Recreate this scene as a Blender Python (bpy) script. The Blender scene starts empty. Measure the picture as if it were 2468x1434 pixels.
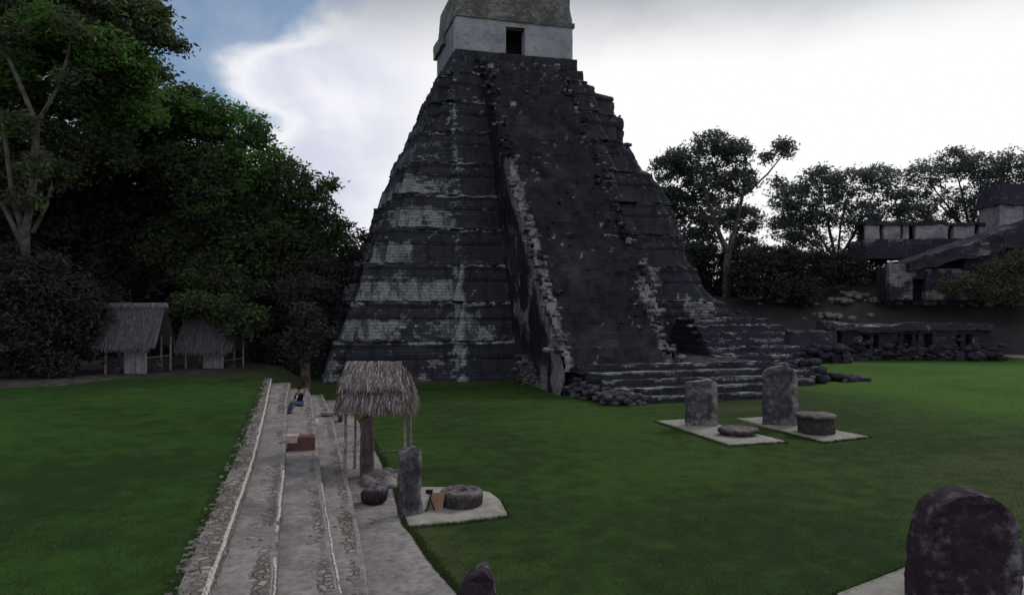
import bpy, math, random
import numpy as np
from mathutils import Vector

# ------------------------------------------------------------------ camera, sky, sun, exposure
SC = bpy.context.scene
COL = SC.collection
R = math.radians
YAW = R(16.2)
CA, SA = math.cos(YAW), math.sin(YAW)
FPX, CX, CY, EYE = 1806.0, 1234.0, 719.0, 6.4

cam = bpy.data.cameras.new('camera')
cam.sensor_width = 36.0
cam.lens = FPX / 2468.0 * 36.0
cam.clip_start = 0.1
cam.clip_end = 5000
camo = bpy.data.objects.new('camera', cam)
camo.location = (0, 0, EYE)
camo.rotation_euler = (R(90.06), 0, -YAW)
COL.objects.link(camo)
SC.camera = camo

SUN_AZ, SUN_EL = R(62), R(38)          # azimuth from +Y towards +X: behind the pyramid, to the right
sun = bpy.data.lights.new('sun', 'SUN')
sun.energy = 1.5
sun.angle = R(13)
sun.color = (1.0, 0.95, 0.88)
suno = bpy.data.objects.new('sun', sun)
sd = Vector((math.sin(SUN_AZ) * math.cos(SUN_EL), math.cos(SUN_AZ) * math.cos(SUN_EL), math.sin(SUN_EL)))
suno.rotation_euler = (-sd).to_track_quat('-Z', 'Y').to_euler()
COL.objects.link(suno)

SC.view_settings.view_transform = 'Standard'
SC.view_settings.look = 'None'
SC.view_settings.gamma = 1
SC.view_settings.exposure = 0.0


class NT:
    """small helper round a node tree"""
    def __init__(s, tree):
        s.t = tree
        s.n = tree.nodes
        s.l = tree.links

    def add(s, typ, **kw):
        nd = s.n.new(typ)
        for k, v in kw.items():
            setattr(nd, k, v)
        return nd

    def put(s, sock, v):
        if isinstance(v, bpy.types.NodeSocket):
            s.l.new(v, sock)
        else:
            sock.default_value = v

    def math(s, op, a, b=0.0, c=None, clamp=False):
        nd = s.add('ShaderNodeMath', operation=op, use_clamp=clamp)
        s.put(nd.inputs[0], a)
        s.put(nd.inputs[1], b)
        if c is not None:
            s.put(nd.inputs[2], c)
        return nd.outputs[0]

    def ramp(s, v, a, b, lo=0.0, hi=1.0, smooth=True):
        nd = s.add('ShaderNodeMapRange')
        nd.interpolation_type = 'SMOOTHSTEP' if smooth else 'LINEAR'
        s.put(nd.inputs[0], v)
        for i, q in enumerate((a, b, lo, hi)):
            nd.inputs[i + 1].default_value = q
        return nd.outputs[0]

    def mix(s, f, a, b):
        nd = s.add('ShaderNodeMix', data_type='RGBA')
        s.put(nd.inputs[0], f)
        for i, q in ((6, a), (7, b)):
            if isinstance(q, (tuple, list)):
                q = tuple(q)[:3] + (1.0,)
            s.put(nd.inputs[i], q)
        return nd.outputs[2]

    def noise(s, vec, scale, detail=4.0, rough=0.55, dist=0.0):
        nd = s.add('ShaderNodeTexNoise')
        if vec is not None:
            s.l.new(vec, nd.inputs['Vector'])
        nd.inputs['Scale'].default_value = scale
        nd.inputs['Detail'].default_value = detail
        nd.inputs['Roughness'].default_value = rough
        nd.inputs['Distortion'].default_value = dist
        return nd.outputs[0]

    def scalevec(s, vec, v):
        nd = s.add('ShaderNodeVectorMath', operation='MULTIPLY')
        s.l.new(vec, nd.inputs[0])
        nd.inputs[1].default_value = v
        return nd.outputs[0]


world = bpy.data.worlds.new('World')
SC.world = world
world.use_nodes = True
w = NT(world.node_tree)
w.n.clear()
tc = w.add('ShaderNodeTexCoord')
d = tc.outputs['Generated']
sep = w.add('ShaderNodeSeparateXYZ')
w.l.new(d, sep.inputs[0])
az = w.math('MULTIPLY', w.math('ARCTAN2', sep.outputs[0], sep.outputs[1]), 57.2958)
el = w.math('MULTIPLY', w.math('ARCSINE', sep.outputs[2]), 57.2958)
sky = w.add('ShaderNodeTexSky')
sky.sky_type = 'NISHITA'
sky.sun_disc = False
sky.sun_elevation = SUN_EL
sky.sun_rotation = SUN_AZ
sky.altitude = 250
sky.air_density = 1.0
sky.dust_density = 0.6
skyv = w.add('ShaderNodeVectorMath', operation='SCALE')
w.l.new(sky.outputs[0], skyv.inputs[0])
skyv.inputs['Scale'].default_value = 0.098
# clouds: an almost closed white deck with one blue opening to the north-east
nz1 = w.noise(w.scalevec(d, (1, 1, 1.5)), 5.5, 6, 0.5, 0.3)
nz2 = w.noise(d, 13.0, 6, 0.55)
fc = w.add('ShaderNodeFloatCurve')           # western outline of the cloud bank: azimuth against elevation
w.l.new(w.math('DIVIDE', el, 40.0), fc.inputs['Value'])
cv = fc.mapping.curves[0]
prof_ = [(0, -12), (8, -9), (10.5, -3.0), (11.8, -1.4), (12.6, -0.6), (13.8, -3.0), (15.0, -4.4), (16.2, -4.6), (17.3, -3.2), (18.3, 0.2), (19.5, 2.2), (21.5, 3.4), (26, 7), (40, 12)]
cv.points[0].location = (prof_[0][0] / 40, (prof_[0][1] + 20) / 40)
cv.points[1].location = (prof_[-1][0] / 40, (prof_[-1][1] + 20) / 40)
for e_, a_ in prof_[1:-1]:
    cv.points.new(e_ / 40, (a_ + 20) / 40)
fc.mapping.update()
edge = w.math('SUBTRACT', w.math('MULTIPLY', fc.outputs[0], 40.0), 20.0)
s1 = w.math('SUBTRACT', edge, az)
nz3 = w.noise(d, 22.0, 7, 0.6)
s1 = w.math('ADD', s1, w.math('MULTIPLY', w.math('SUBTRACT', nz1, 0.5), 5.0))
s1 = w.math('ADD', s1, w.math('MULTIPLY', w.math('SUBTRACT', nz3, 0.5), 4.5))
blue = w.ramp(s1, -1.3, 2.2)
blue = w.math('MULTIPLY', blue, w.ramp(w.math('ADD', el, w.math('MULTIPLY', w.math('SUBTRACT', nz1, 0.5), 12.0)), 8.0, 13.5))
blue = w.math('MULTIPLY', blue, w.ramp(az, -80.0, -50.0))
blue = w.math('MULTIPLY', blue, w.ramp(nz2, 0.75, 0.3, 0.8, 1.0))
# cloud brightness: white low down, lavender-grey bellies; an added grey cloud layer above
deck = w.ramp(w.math('ADD', el, w.math('MULTIPLY', w.math('SUBTRACT', nz1, 0.5), 4.0)), 16.0, 24.0)
belly = w.ramp(nz1, 0.34, 0.66)
leftness = w.ramp(az, 14.0, 2.0)
c_right = (1.0, 1.0, 1.0)
c_left = w.mix(belly, (0.66, 0.68, 0.80), (0.92, 0.92, 0.99))
c_left = w.mix(w.ramp(s1, -3.5, -0.8), c_left, (0.90, 0.91, 0.95))
cl = w.mix(leftness, c_right, c_left)
high = w.ramp(el, 30.0, 60.0)  # unseen upper sky brightened to add top light
added_deckc = w.mix(high, (0.36, 0.38, 0.43), (0.80, 0.80, 0.86))
cl = w.mix(deck, cl, added_deckc)
west = w.ramp(sep.outputs[1], -0.1, -0.7)  # unseen sky behind the camera, toned to set the fill on front faces
cl = w.mix(w.math('MULTIPLY', west, 0.35), cl, (0.40, 0.41, 0.47))
final = w.mix(blue, cl, skyv.outputs[0])
bg = w.add('ShaderNodeBackground')
w.l.new(final, bg.inputs[0])
bg.inputs[1].default_value = 1.0
wo = w.add('ShaderNodeOutputWorld')
w.l.new(bg.outputs[0], wo.inputs[0])

# ------------------------------------------------------------------ helpers
rng = np.random.default_rng(7)
random.seed(7)


def at_z(px, py, z=0.0):
    """the point at height z seen in that direction of the photograph"""
    zc = (EYE - z) * FPX / (py - CY)
    xc = (px - CX) / FPX * zc
    return (xc * CA + zc * SA, -xc * SA + zc * CA, z)


def at_d(px, py, zc):
    """the point at distance zc along the view axis"""
    xc = (px - CX) / FPX * zc
    return (xc * CA + zc * SA, -xc * SA + zc * CA, EYE + (CY - py) / FPX * zc)


def _hash(ix, iy, iz):
    n = (ix * 374761393 + iy * 668265263 + iz * 1274126177) & 0xFFFFFFFF
    n = ((n ^ (n >> 13)) * 1274126177) & 0xFFFFFFFF
    n = ((n ^ (n >> 16)) * 2246822519) & 0xFFFFFFFF
    return ((n ^ (n >> 15)) & 0xFFFFFF) / float(0xFFFFFF)


def vnoise(p):
    p = np.asarray(p, float)
    i = np.floor(p).astype(np.int64)
    f = p - i
    f = f * f * (3 - 2 * f)
    o = 0
    for dx in (0, 1):
        wx = f[:, 0] if dx else 1 - f[:, 0]
        for dy in (0, 1):
            wy = f[:, 1] if dy else 1 - f[:, 1]
            for dz in (0, 1):
                wz = f[:, 2] if dz else 1 - f[:, 2]
                o = o + wx * wy * wz * _hash(i[:, 0] + dx, i[:, 1] + dy, i[:, 2] + dz)
    return o


def fbm(p, scale=1.0, octs=3, seed=0.0):
    p = np.asarray(p, float) * scale + seed * 17.37
    a, s, o = 1.0, 0.0, 0
    for _ in range(octs):
        o = o + a * vnoise(p)
        s += a
        a *= 0.5
        p = p * 2.03 + 11.1
    return o / s


def rough(P, amp, scale=1.5, seed=0.0, octs=3):
    return P + amp * 2 * np.stack([fbm(P, scale, octs, seed + k * 3.1) - 0.5 for k in range(3)], 1)


def sstep(x, a, b):
    t = np.clip((x - a) / (b - a), 0, 1)
    return t * t * (3 - 2 * t)


class MB:
    """collects vertices and faces for ONE mesh object"""
    def __init__(s):
        s.v = []
        s.q = []
        s.t = []
        s.poly = []
        s.a = []
        s.n = 0

    def _add(s, V, A=0.0):
        V = np.asarray(V, float)
        b = s.n
        s.v.append(V)
        s.a.append(np.full(len(V), A, float) if np.isscalar(A) else np.asarray(A, float))
        s.n += len(V)
        return b

    def quads(s, V, F, A=0.0):
        b = s._add(V, A)
        s.q.append(np.asarray(F, int) + b)

    def tris(s, V, F, A=0.0):
        b = s._add(V, A)
        s.t.append(np.asarray(F, int) + b)

    def grid(s, P, A=0.0, wrap=False, flip=False):
        """P: (rows, cols, 3)"""
        r, c = P.shape[:2]
        idx = np.arange(r * c).reshape(r, c)
        if wrap:
            idx = np.concatenate([idx, idx[:, :1]], 1)
        F = np.stack([idx[:-1, :-1], idx[:-1, 1:], idx[1:, 1:], idx[1:, :-1]], -1).reshape(-1, 4)
        if flip:
            F = F[:, ::-1]
        s.quads(P.reshape(-1, 3), F, A if np.isscalar(A) else np.asarray(A).reshape(-1))

    def box(s, fn, n=(4, 4, 4), amp=0.0, scale=2.0, seed=0.0, attr=None):
        """a unit cube cut into n cells, bent through fn(u,v,w arrays)->(N,3), then roughened"""
        def face(make, a, b, flip):
            U, V = np.meshgrid(np.linspace(0, 1, a + 1), np.linspace(0, 1, b + 1), indexing='ij')
            Q = make(U.ravel(), V.ravel())
            P0 = fn(*Q)
            P = rough(P0, amp, scale, seed) if amp else P0
            A = attr(P0) if attr else 0.0
            s.grid(P.reshape(a + 1, b + 1, 3), A, flip=flip)
        z, o = np.zeros_like, np.ones_like
        nx, ny, nz = n
        face(lambda a, b: (a, b, z(a)), nx, ny, True)
        face(lambda a, b: (a, b, o(a)), nx, ny, False)
        face(lambda a, b: (a, z(a), b), nx, nz, False)
        face(lambda a, b: (a, o(a), b), nx, nz, True)
        face(lambda a, b: (z(a), a, b), ny, nz, True)
        face(lambda a, b: (o(a), a, b), ny, nz, False)

    def rbox(s, x0, x1, y0, y1, z0, z1, seg=0.5, amp=0.04, scale=1.6, seed=0.0, attr=None, taper=0.0):
        n = tuple(max(1, min(160, int(round(abs(q) / seg)))) for q in (x1 - x0, y1 - y0, z1 - z0))
        cx, cy = (x0 + x1) / 2, (y0 + y1) / 2

        def fn(u, v, ww):
            k = 1 - taper * ww
            return np.stack([cx + (x0 + u * (x1 - x0) - cx) * k, cy + (y0 + v * (y1 - y0) - cy) * k, z0 + ww * (z1 - z0)], 1)
        s.box(fn, n, amp, scale, seed, attr)

    def tube(s, pts, rad, n=8, A=0.0, amp=0.0, seed=0.0, cap=True):
        pts = [Vector(p) for p in pts]
        rings = []
        for i, p in enumerate(pts):
            t = (pts[min(i + 1, len(pts) - 1)] - pts[max(i - 1, 0)]).normalized()
            u = t.cross(Vector((0.31, 0.95, 0.05))).normalized()
            v = t.cross(u)
            r = rad[i] if hasattr(rad, '__len__') else rad
            rings.append([p + (u * math.cos(a) + v * math.sin(a)) * r for a in np.linspace(0, 2 * math.pi, n, endpoint=False)])
        P = np.array([[tuple(q) for q in rr] for rr in rings])
        if amp:
            P = rough(P.reshape(-1, 3), amp, 2.0, seed).reshape(P.shape)
        s.grid(P, A, wrap=True)
        if cap:
            for k, fl in ((0, True), (-1, False)):
                ring = P[k]
                c = ring.mean(0)
                V = np.vstack([ring, c])
                m = len(ring)
                F = [((i + 1) % m, i, m) if fl else (i, (i + 1) % m, m) for i in range(m)]
                s.tris(V, F, A)

    def lathe(s, prof, c=(0, 0, 0), n=28, amp=0.0, scale=2.0, seed=0.0, attr=None, sx=1.0, sy=1.0):
        P = np.array([[(c[0] + r * math.cos(a) * sx, c[1] + r * math.sin(a) * sy, c[2] + z)
                       for a in np.linspace(0, 2 * math.pi, n, endpoint=False)] for r, z in prof])
        A = attr(P.reshape(-1, 3)) if attr else 0.0
        if amp:
            P = rough(P.reshape(-1, 3), amp, scale, seed).reshape(P.shape)
        s.grid(P, A, wrap=True)

    def rock(s, c, r, seed=0.0, amp=0.25, n=8, A=0.0):
        th = np.linspace(0, math.pi, n)
        ph = np.linspace(0, 2 * math.pi, n + 4, endpoint=False)
        T, H = np.meshgrid(th, ph, indexing='ij')
        D = np.stack([np.sin(T) * np.cos(H), np.sin(T) * np.sin(H), np.cos(T)], -1)
        D = np.sign(D) * np.abs(D) ** 0.72
        q = D.reshape(-1, 3)
        k = 1 + amp * 2 * (fbm(q, 1.7, 2, seed) - 0.5)
        q = q * k[:, None] * np.asarray(r) + np.asarray(c)
        s.grid(q.reshape(D.shape), A, wrap=True, flip=True)

    def build(s, name, mat, parent=None, smooth=False, attr='wear'):
        V = np.concatenate(s.v)
        A = np.concatenate(s.a)
        me = bpy.data.meshes.new(name)
        Q = np.concatenate(s.q) if s.q else np.zeros((0, 4), int)
        T = np.concatenate(s.t) if s.t else np.zeros((0, 3), int)
        me.vertices.add(len(V))
        me.vertices.foreach_set('co', V.ravel())
        nl = Q.size + T.size
        me.loops.add(nl)
        me.loops.foreach_set('vertex_index', np.concatenate([Q.ravel(), T.ravel()]).astype(np.int32))
        me.polygons.add(len(Q) + len(T))
        st = np.concatenate([np.arange(len(Q)) * 4, Q.size + np.arange(len(T)) * 3]).astype(np.int32)
        me.polygons.foreach_set('loop_start', st)
        if smooth:
            me.polygons.foreach_set('use_smooth', np.ones(len(Q) + len(T), bool))
        me.update(calc_edges=True)
        me.validate()
        if attr and len(me.vertices) == len(A):
            at = me.attributes.new(attr, 'FLOAT', 'POINT')
            at.data.foreach_set('value', A.astype(np.float32))
        me.materials.append(mat)
        o = bpy.data.objects.new(name, me)
        COL.objects.link(o)
        if parent is not None:
            o.parent = parent
        return o


def tag(o, label=None, cat=None, group=None, kind=None):
    for k, v in (('label', label), ('category', cat), ('group', group), ('kind', kind)):
        if v:
            o[k] = v
    return o


def thing(name, label, cat, loc=(0, 0, 0), rz=0.0, group=None):
    o = bpy.data.objects.new(name, None)
    o.empty_display_size = 0.3
    o.location = loc
    o.rotation_euler = (0, 0, rz)
    COL.objects.link(o)
    return tag(o, label, cat, group)


def copy_thing(src, loc, rz, label=None):
    c = src.copy()
    COL.objects.link(c)
    c.location = loc
    c.rotation_euler = (0, 0, rz)
    if label:
        c['label'] = label
    for ch in list(src.children):
        k = ch.copy()
        COL.objects.link(k)
        k.parent = c
        for g in list(ch.children):
            h = g.copy()
            COL.objects.link(h)
            h.parent = k
    return c


# ------------------------------------------------------------------ materials
def new_mat(name):
    m = bpy.data.materials.new(name)
    m.use_nodes = True
    k = NT(m.node_tree)
    b = [q for q in k.n if q.type == 'BSDF_PRINCIPLED'][0]
    b.inputs['Specular IOR Level'].default_value = 0.05
    b.inputs['Roughness'].default_value = 0.9
    return m, k, b


def attr_node(k, name='wear'):
    a = k.add('ShaderNodeAttribute')
    a.attribute_name = name
    return a.outputs['Fac']


def bump(k, b, h, strength, dist):
    n = k.add('ShaderNodeBump')
    n.inputs['Strength'].default_value = strength
    n.inputs['Distance'].default_value = dist
    k.l.new(h, n.inputs['Height'])
    k.l.new(n.outputs[0], b.inputs['Normal'])


def stone(name, dark, light, base=0.0, brick=(0.62, 0.26), fine=5.0, contrast=0.18, courses=0.55, bstr=0.6, moss=None, carve=0.0, streak=0.0):
    """weathered limestone: blackened dark skin, light patches where attribute 'wear' is high"""
    m, k, b = new_mat(name)
    p = k.add('ShaderNodeTexCoord').outputs['Object']
    sp = k.add('ShaderNodeSeparateXYZ')
    k.l.new(p, sp.inputs[0])
    cb = k.add('ShaderNodeCombineXYZ')
    nw = k.noise(p, 0.9, 2)
    k.l.new(k.math('ADD', sp.outputs[0], sp.outputs[1]), cb.inputs[0])
    k.l.new(k.math('ADD', sp.outputs[2], k.math('MULTIPLY', nw, 0.22)), cb.inputs[1])
    br = k.add('ShaderNodeTexBrick')
    k.l.new(cb.outputs[0], br.inputs['Vector'])
    br.inputs['Scale'].default_value = 1.0
    br.inputs['Brick Width'].default_value = brick[0]
    br.inputs['Row Height'].default_value = brick[1]
    br.inputs['Mortar Size'].default_value = 0.018
    br.inputs['Mortar Smooth'].default_value = 0.4
    br.inputs['Bias'].default_value = 0.0
    br.inputs['Color1'].default_value = (0.15, 0.15, 0.15, 1)
    br.inputs['Color2'].default_value = (1, 1, 1, 1)
    br.inputs['Mortar'].default_value = (0, 0, 0, 1)
    n1 = k.noise(p, 0.55, 6, 0.6)
    n2 = k.noise(p, fine, 8, 0.65)
    wv = attr_node(k)
    f = k.math('ADD', wv, base)
    f = k.math('ADD', f, k.math('MULTIPLY', k.math('SUBTRACT', n2, 0.5), 1.25))
    f = k.math('ADD', f, k.math('MULTIPLY', k.math('SUBTRACT', n1, 0.5), 0.9))
    f = k.math('ADD', f, k.math('MULTIPLY', k.math('SUBTRACT', br.outputs['Color'], 0.6), courses * 0.5))
    f = k.ramp(f, 0.5 - contrast, 0.5 + contrast)
    c = k.mix(f, dark, light)
    n3 = k.noise(p, 2.2, 5, 0.6)
    c = k.mix(k.ramp(n3, 0.35, 0.75, 0.0, 0.5), c, tuple(q * 0.55 for q in dark))
    if streak:
        ns = k.noise(k.scalevec(p, (1.3, 1.3, 0.16)), 1.0, 5, 0.65)
        c = k.mix(k.ramp(ns, 0.48, 0.62, 0, streak), c, tuple(q * 0.45 for q in dark))
        c = k.mix(k.ramp(k.noise(p, 0.28, 4, 0.6), 0.5, 0.7, 0, 0.45), c, (0.06, 0.066, 0.062))
    if moss:
        c = k.mix(k.ramp(k.noise(p, 0.35, 5, 0.6), 0.5, 0.7, 0, 0.7), c, moss)
    mo = k.math('MULTIPLY', br.outputs['Fac'], courses)
    c = k.mix(mo, c, tuple(q * 0.35 for q in dark))
    k.l.new(c, b.inputs['Base Color'])
    h = k.math('ADD', k.math('MULTIPLY', n2, 0.8), k.math('MULTIPLY', br.outputs['Fac'], -courses))
    if carve:
        vc = k.add('ShaderNodeTexVoronoi')
        vc.feature = 'DISTANCE_TO_EDGE'
        vc.inputs['Scale'].default_value = carve
        k.l.new(k.scalevec(p, (1.0, 1.0, 0.7)), vc.inputs['Vector'])
        g = k.ramp(vc.outputs[0], 0.02, 0.14)
        h = k.math('ADD', h, k.math('MULTIPLY', g, 0.55))
        c2 = k.mix(k.ramp(vc.outputs[0], 0.0, 0.09, 0.55, 0.0), c, tuple(q * 0.5 for q in dark))
        k.l.new(c2, b.inputs['Base Color'])
    bump(k, b, h, bstr, 0.12)
    return m


M = {}
M['pyramid'] = stone('pyramid_stone', (0.046, 0.048, 0.062), (0.29, 0.305, 0.325), base=0.03, courses=0.95, contrast=0.16, fine=4.0, streak=0.7)
M['stair'] = stone('stair_stone', (0.021, 0.0205, 0.030), (0.24, 0.245, 0.265), base=0.10, courses=0.12, contrast=0.2, streak=0.8)
M['plaster'] = stone('temple_plaster', (0.18, 0.18, 0.215), (0.44, 0.45, 0.50), base=0.62, brick=(0.9, 0.42), courses=0.12, fine=2.2, contrast=0.3, bstr=0.25)
M['comb'] = stone('roof_stone', (0.11, 0.11, 0.115), (0.33, 0.33, 0.32), base=0.42, fine=2.6, contrast=0.3, courses=0.35, moss=(0.07, 0.08, 0.045))
M['ruin'] = stone('ruin_stone', (0.050, 0.044, 0.062), (0.29, 0.27, 0.30), base=0.22, brick=(0.7, 0.32), courses=0.7)
M['stela'] = stone('stela_stone', (0.06, 0.055, 0.064), (0.29, 0.28, 0.295), base=0.36, courses=0.0, fine=3.4, contrast=0.3, bstr=1.0)
M['stela_dark'] = stone('dark_stela_stone', (0.045, 0.032, 0.045), (0.30, 0.275, 0.305), base=0.24, courses=0.0, fine=5.0, contrast=0.28, bstr=1.0)
M['altar'] = stone('altar_stone', (0.055, 0.046, 0.048), (0.24, 0.22, 0.215), base=0.3, courses=0.0, fine=6.0, contrast=0.35, bstr=0.8)
M['slab'] = stone('slab_stone', (0.20, 0.19, 0.175), (0.34, 0.33, 0.29), base=0.55, courses=0.0, fine=3.0, contrast=0.4, bstr=0.3)
M['rubble'] = stone('rubble_stone', (0.10, 0.095, 0.09), (0.34, 0.32, 0.30), base=0.42, courses=0.0, fine=3.0, contrast=0.4, bstr=0.4)
M['rubble_dark'] = stone('grey_rubble', (0.055, 0.052, 0.066), (0.22, 0.215, 0.235), base=0.38, courses=0.0, fine=2.5, contrast=0.4, bstr=0.4)
M['rosy'] = stone('rosy_stone', (0.10, 0.07, 0.073), (0.25, 0.20, 0.21), base=0.4, courses=0.0, fine=3.4, contrast=0.35, bstr=0.9)
M['redstone'] = stone('red_stone', (0.10, 0.052, 0.048), (0.19, 0.115, 0.105), base=0.45, courses=0.0, fine=4.0, contrast=0.4, bstr=0.4)
M['whitewash'] = stone('pale_panel', (0.13, 0.125, 0.145), (0.36, 0.35, 0.39), base=0.5, courses=0.0, fine=2.0, contrast=0.4, bstr=0.2)


def plain(name, col, rough_=0.8, var=0.35, scale=8.0):
    m, k, b = new_mat(name)
    p = k.add('ShaderNodeTexCoord').outputs['Object']
    n = k.noise(p, scale, 4)
    c = k.mix(k.ramp(n, 0.3, 0.7), tuple(q * (1 - var) for q in col), tuple(q * (1 + var) for q in col))
    k.l.new(c, b.inputs['Base Color'])
    b.inputs['Roughness'].default_value = rough_
    return m


M['bark_pale'] = plain('pale_bark', (0.095, 0.086, 0.09), 0.9, 0.5, 1.5)
M['bark'] = plain('dark_bark', (0.06, 0.05, 0.048), 0.9, 0.5, 2.0)
M['bark_brown'] = plain('brown_bark', (0.095, 0.07, 0.062), 0.9, 0.5, 2.0)
M['wood'] = plain('grey_post_wood', (0.17, 0.14, 0.125), 0.9, 0.35, 5.0)
M['wood_pole'] = plain('pale_pole_wood', (0.22, 0.20, 0.19), 0.9, 0.35, 5.0)
M['dark'] = plain('interior_shade', (0.03, 0.027, 0.03), 0.95, 0.3, 3.0)
M['tan'] = plain('tan_board', (0.30, 0.19, 0.13), 0.8, 0.2, 6.0)
M['white'] = plain('white_paint', (0.62, 0.62, 0.64), 0.6, 0.08, 6.0)
M['black'] = plain('black_metal', (0.02, 0.02, 0.024), 0.5, 0.2, 6.0)
M['skin'] = plain('skin', (0.28, 0.17, 0.12), 0.6, 0.06, 10)
M['shirt'] = plain('black_cloth', (0.012, 0.013, 0.022), 0.9, 0.3, 10)
M['jeans'] = plain('blue_denim', (0.06, 0.09, 0.15), 0.9, 0.25, 12)
M['hair'] = plain('dark_hair', (0.012, 0.01, 0.01), 0.7, 0.2, 10)


def leafmat(name, c0, c1, c2, trans=0.35):
    m = bpy.data.materials.new(name)
    m.use_nodes = True
    k = NT(m.node_tree)
    k.n.clear()
    t = attr_node(k, 'tint')
    c = k.mix(k.ramp(t, 0.0, 0.55, smooth=False), c0, c1)
    c = k.mix(k.ramp(t, 0.55, 1.0, smooth=False), c, c2)
    df = k.add('ShaderNodeBsdfDiffuse')
    tr = k.add('ShaderNodeBsdfTranslucent')
    k.l.new(c, df.inputs[0])
    k.l.new(c, tr.inputs[0])
    mx = k.add('ShaderNodeMixShader')
    mx.inputs[0].default_value = trans
    k.l.new(df.outputs[0], mx.inputs[1])
    k.l.new(tr.outputs[0], mx.inputs[2])
    o = k.add('ShaderNodeOutputMaterial')
    k.l.new(mx.outputs[0], o.inputs[0])
    return m


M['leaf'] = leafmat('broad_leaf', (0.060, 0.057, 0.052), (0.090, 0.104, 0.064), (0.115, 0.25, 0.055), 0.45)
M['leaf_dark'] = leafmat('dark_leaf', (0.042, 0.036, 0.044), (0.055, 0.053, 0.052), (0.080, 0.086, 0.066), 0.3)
M['leaf_far'] = leafmat('far_leaf', (0.07, 0.08, 0.088), (0.12, 0.14, 0.14), (0.17, 0.19, 0.17), 0.5)  # paler and greyer, distant haze put into the leaf colour
M['thatch'] = leafmat('palm_thatch', (0.05, 0.042, 0.042), (0.20, 0.172, 0.168), (0.48, 0.43, 0.42), 0.08)
M['thatch_old'] = leafmat('grey_thatch', (0.06, 0.054, 0.062), (0.125, 0.112, 0.13), (0.20, 0.185, 0.21), 0.05)


def lawnmat(name, g0, g1, brown, bthr):
    m, k, b = new_mat(name)
    p = k.add('ShaderNodeTexCoord').outputs['Object']
    n1 = k.noise(p, 0.09, 4, 0.5)
    n2 = k.noise(p, 1.1, 6, 0.65)
    n3 = k.noise(k.scalevec(p, (1, 1, 1)), 26.0, 6, 0.8)
    f = k.math('ADD', k.math('MULTIPLY', n1, 0.5), k.math('MULTIPLY', n2, 0.5))
    c = k.mix(k.ramp(f, 0.40, 0.60), g0, g1)
    wv = attr_node(k)
    sunlit = k.ramp(k.math('MULTIPLY', wv, -1.0), 0.0, 1.0, 0.0, 1.0)
    c = k.mix(k.math('MULTIPLY', sunlit, k.ramp(n1, 0.3, 0.6, 0.6, 1.0)), c, (0.060, 0.148, 0.020))  # sunlight on the far right lawn, painted as brighter green
    fb = k.math('ADD', wv, k.math('MULTIPLY', k.math('SUBTRACT', n2, 0.5), 0.9))
    fb = k.math('ADD', fb, k.math('MULTIPLY', k.math('SUBTRACT', n1, 0.5), 0.8))
    c = k.mix(k.ramp(fb, bthr - 0.3, bthr + 0.45, 0, 0.85), c, brown)
    c = k.mix(k.ramp(n3, 0.38, 0.68, 0.0, 0.7), c, tuple(q * 0.4 for q in g0))
    k.l.new(c, b.inputs['Base Color'])
    b.inputs['Specular IOR Level'].default_value = 0.05
    bump(k, b, k.math('ADD', n3, k.math('MULTIPLY', n2, 0.6)), 0.7, 0.05)
    return m


M['lawn'] = lawnmat('plaza_grass', (0.024, 0.048, 0.014), (0.047, 0.094, 0.019), (0.090, 0.082, 0.038), 0.40)
M['lawn_left'] = lawnmat('terrace_grass', (0.021, 0.050, 0.013), (0.039, 0.095, 0.018), (0.075, 0.07, 0.05), 0.5)


def pavemat(name):
    m, k, b = new_mat(name)
    p = k.add('ShaderNodeTexCoord').outputs['Object']
    wv = attr_node(k)                      # 0 plain lime floor .. 1 bare rubble, above 1.5 the pale worn plaster edge, its light painted in
    n1 = k.noise(p, 0.8, 6, 0.6)
    n2 = k.noise(p, 5.0, 8, 0.7)
    c = k.mix(k.ramp(n1, 0.3, 0.7), (0.19, 0.178, 0.178), (0.30, 0.283, 0.282))
    c = k.mix(k.ramp(n2, 0.4, 0.72, 0, 0.7), c, (0.105, 0.094, 0.088))
    vo = k.add('ShaderNodeTexVoronoi')
    vo.feature = 'F1'
    vo.inputs['Scale'].default_value = 5.2
    k.l.new(p, vo.inputs['Vector'])
    ve = k.add('ShaderNodeTexVoronoi')
    ve.feature = 'DISTANCE_TO_EDGE'
    ve.inputs['Scale'].default_value = 5.2
    k.l.new(p, ve.inputs['Vector'])
    sc = k.add('ShaderNodeSeparateColor')
    k.l.new(vo.outputs['Color'], sc.inputs[0])
    rc = k.mix(sc.outputs[0], (0.13, 0.112, 0.10), (0.30, 0.28, 0.265))
    rc = k.mix(k.ramp(ve.outputs[0], 0.0, 0.24), (0.125, 0.108, 0.098), rc)
    fr = k.math('ADD', k.math('MINIMUM', wv, 1.0), k.math('MULTIPLY', k.math('SUBTRACT', n1, 0.5), 1.5))
    fr = k.ramp(fr, 0.40, 0.72)
    c = k.mix(fr, c, rc)
    c = k.mix(k.ramp(k.noise(p, 0.5, 7, 0.7), 0.48, 0.66, 0, 0.6), c, (0.105, 0.092, 0.085))
    c = k.mix(k.ramp(k.noise(p, 2.4, 6, 0.75), 0.55, 0.68, 0, 0.5), c, (0.075, 0.072, 0.058))
    fw = k.math('ADD', wv, k.math('MULTIPLY', k.math('SUBTRACT', n2, 0.5), 0.7))
    fw = k.ramp(fw, 1.45, 1.75)
    c = k.mix(fw, c, (0.45, 0.425, 0.41))
    k.l.new(c, b.inputs['Base Color'])
    h = k.math('ADD', k.math('MULTIPLY', n2, 0.6), k.math('MULTIPLY', k.math('MULTIPLY', k.ramp(ve.outputs[0], 0.0, 0.2), fr), 0.9))
    bump(k, b, h, 0.7, 0.08)
    return m


M['pave'] = pavemat('lime_paving')

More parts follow.
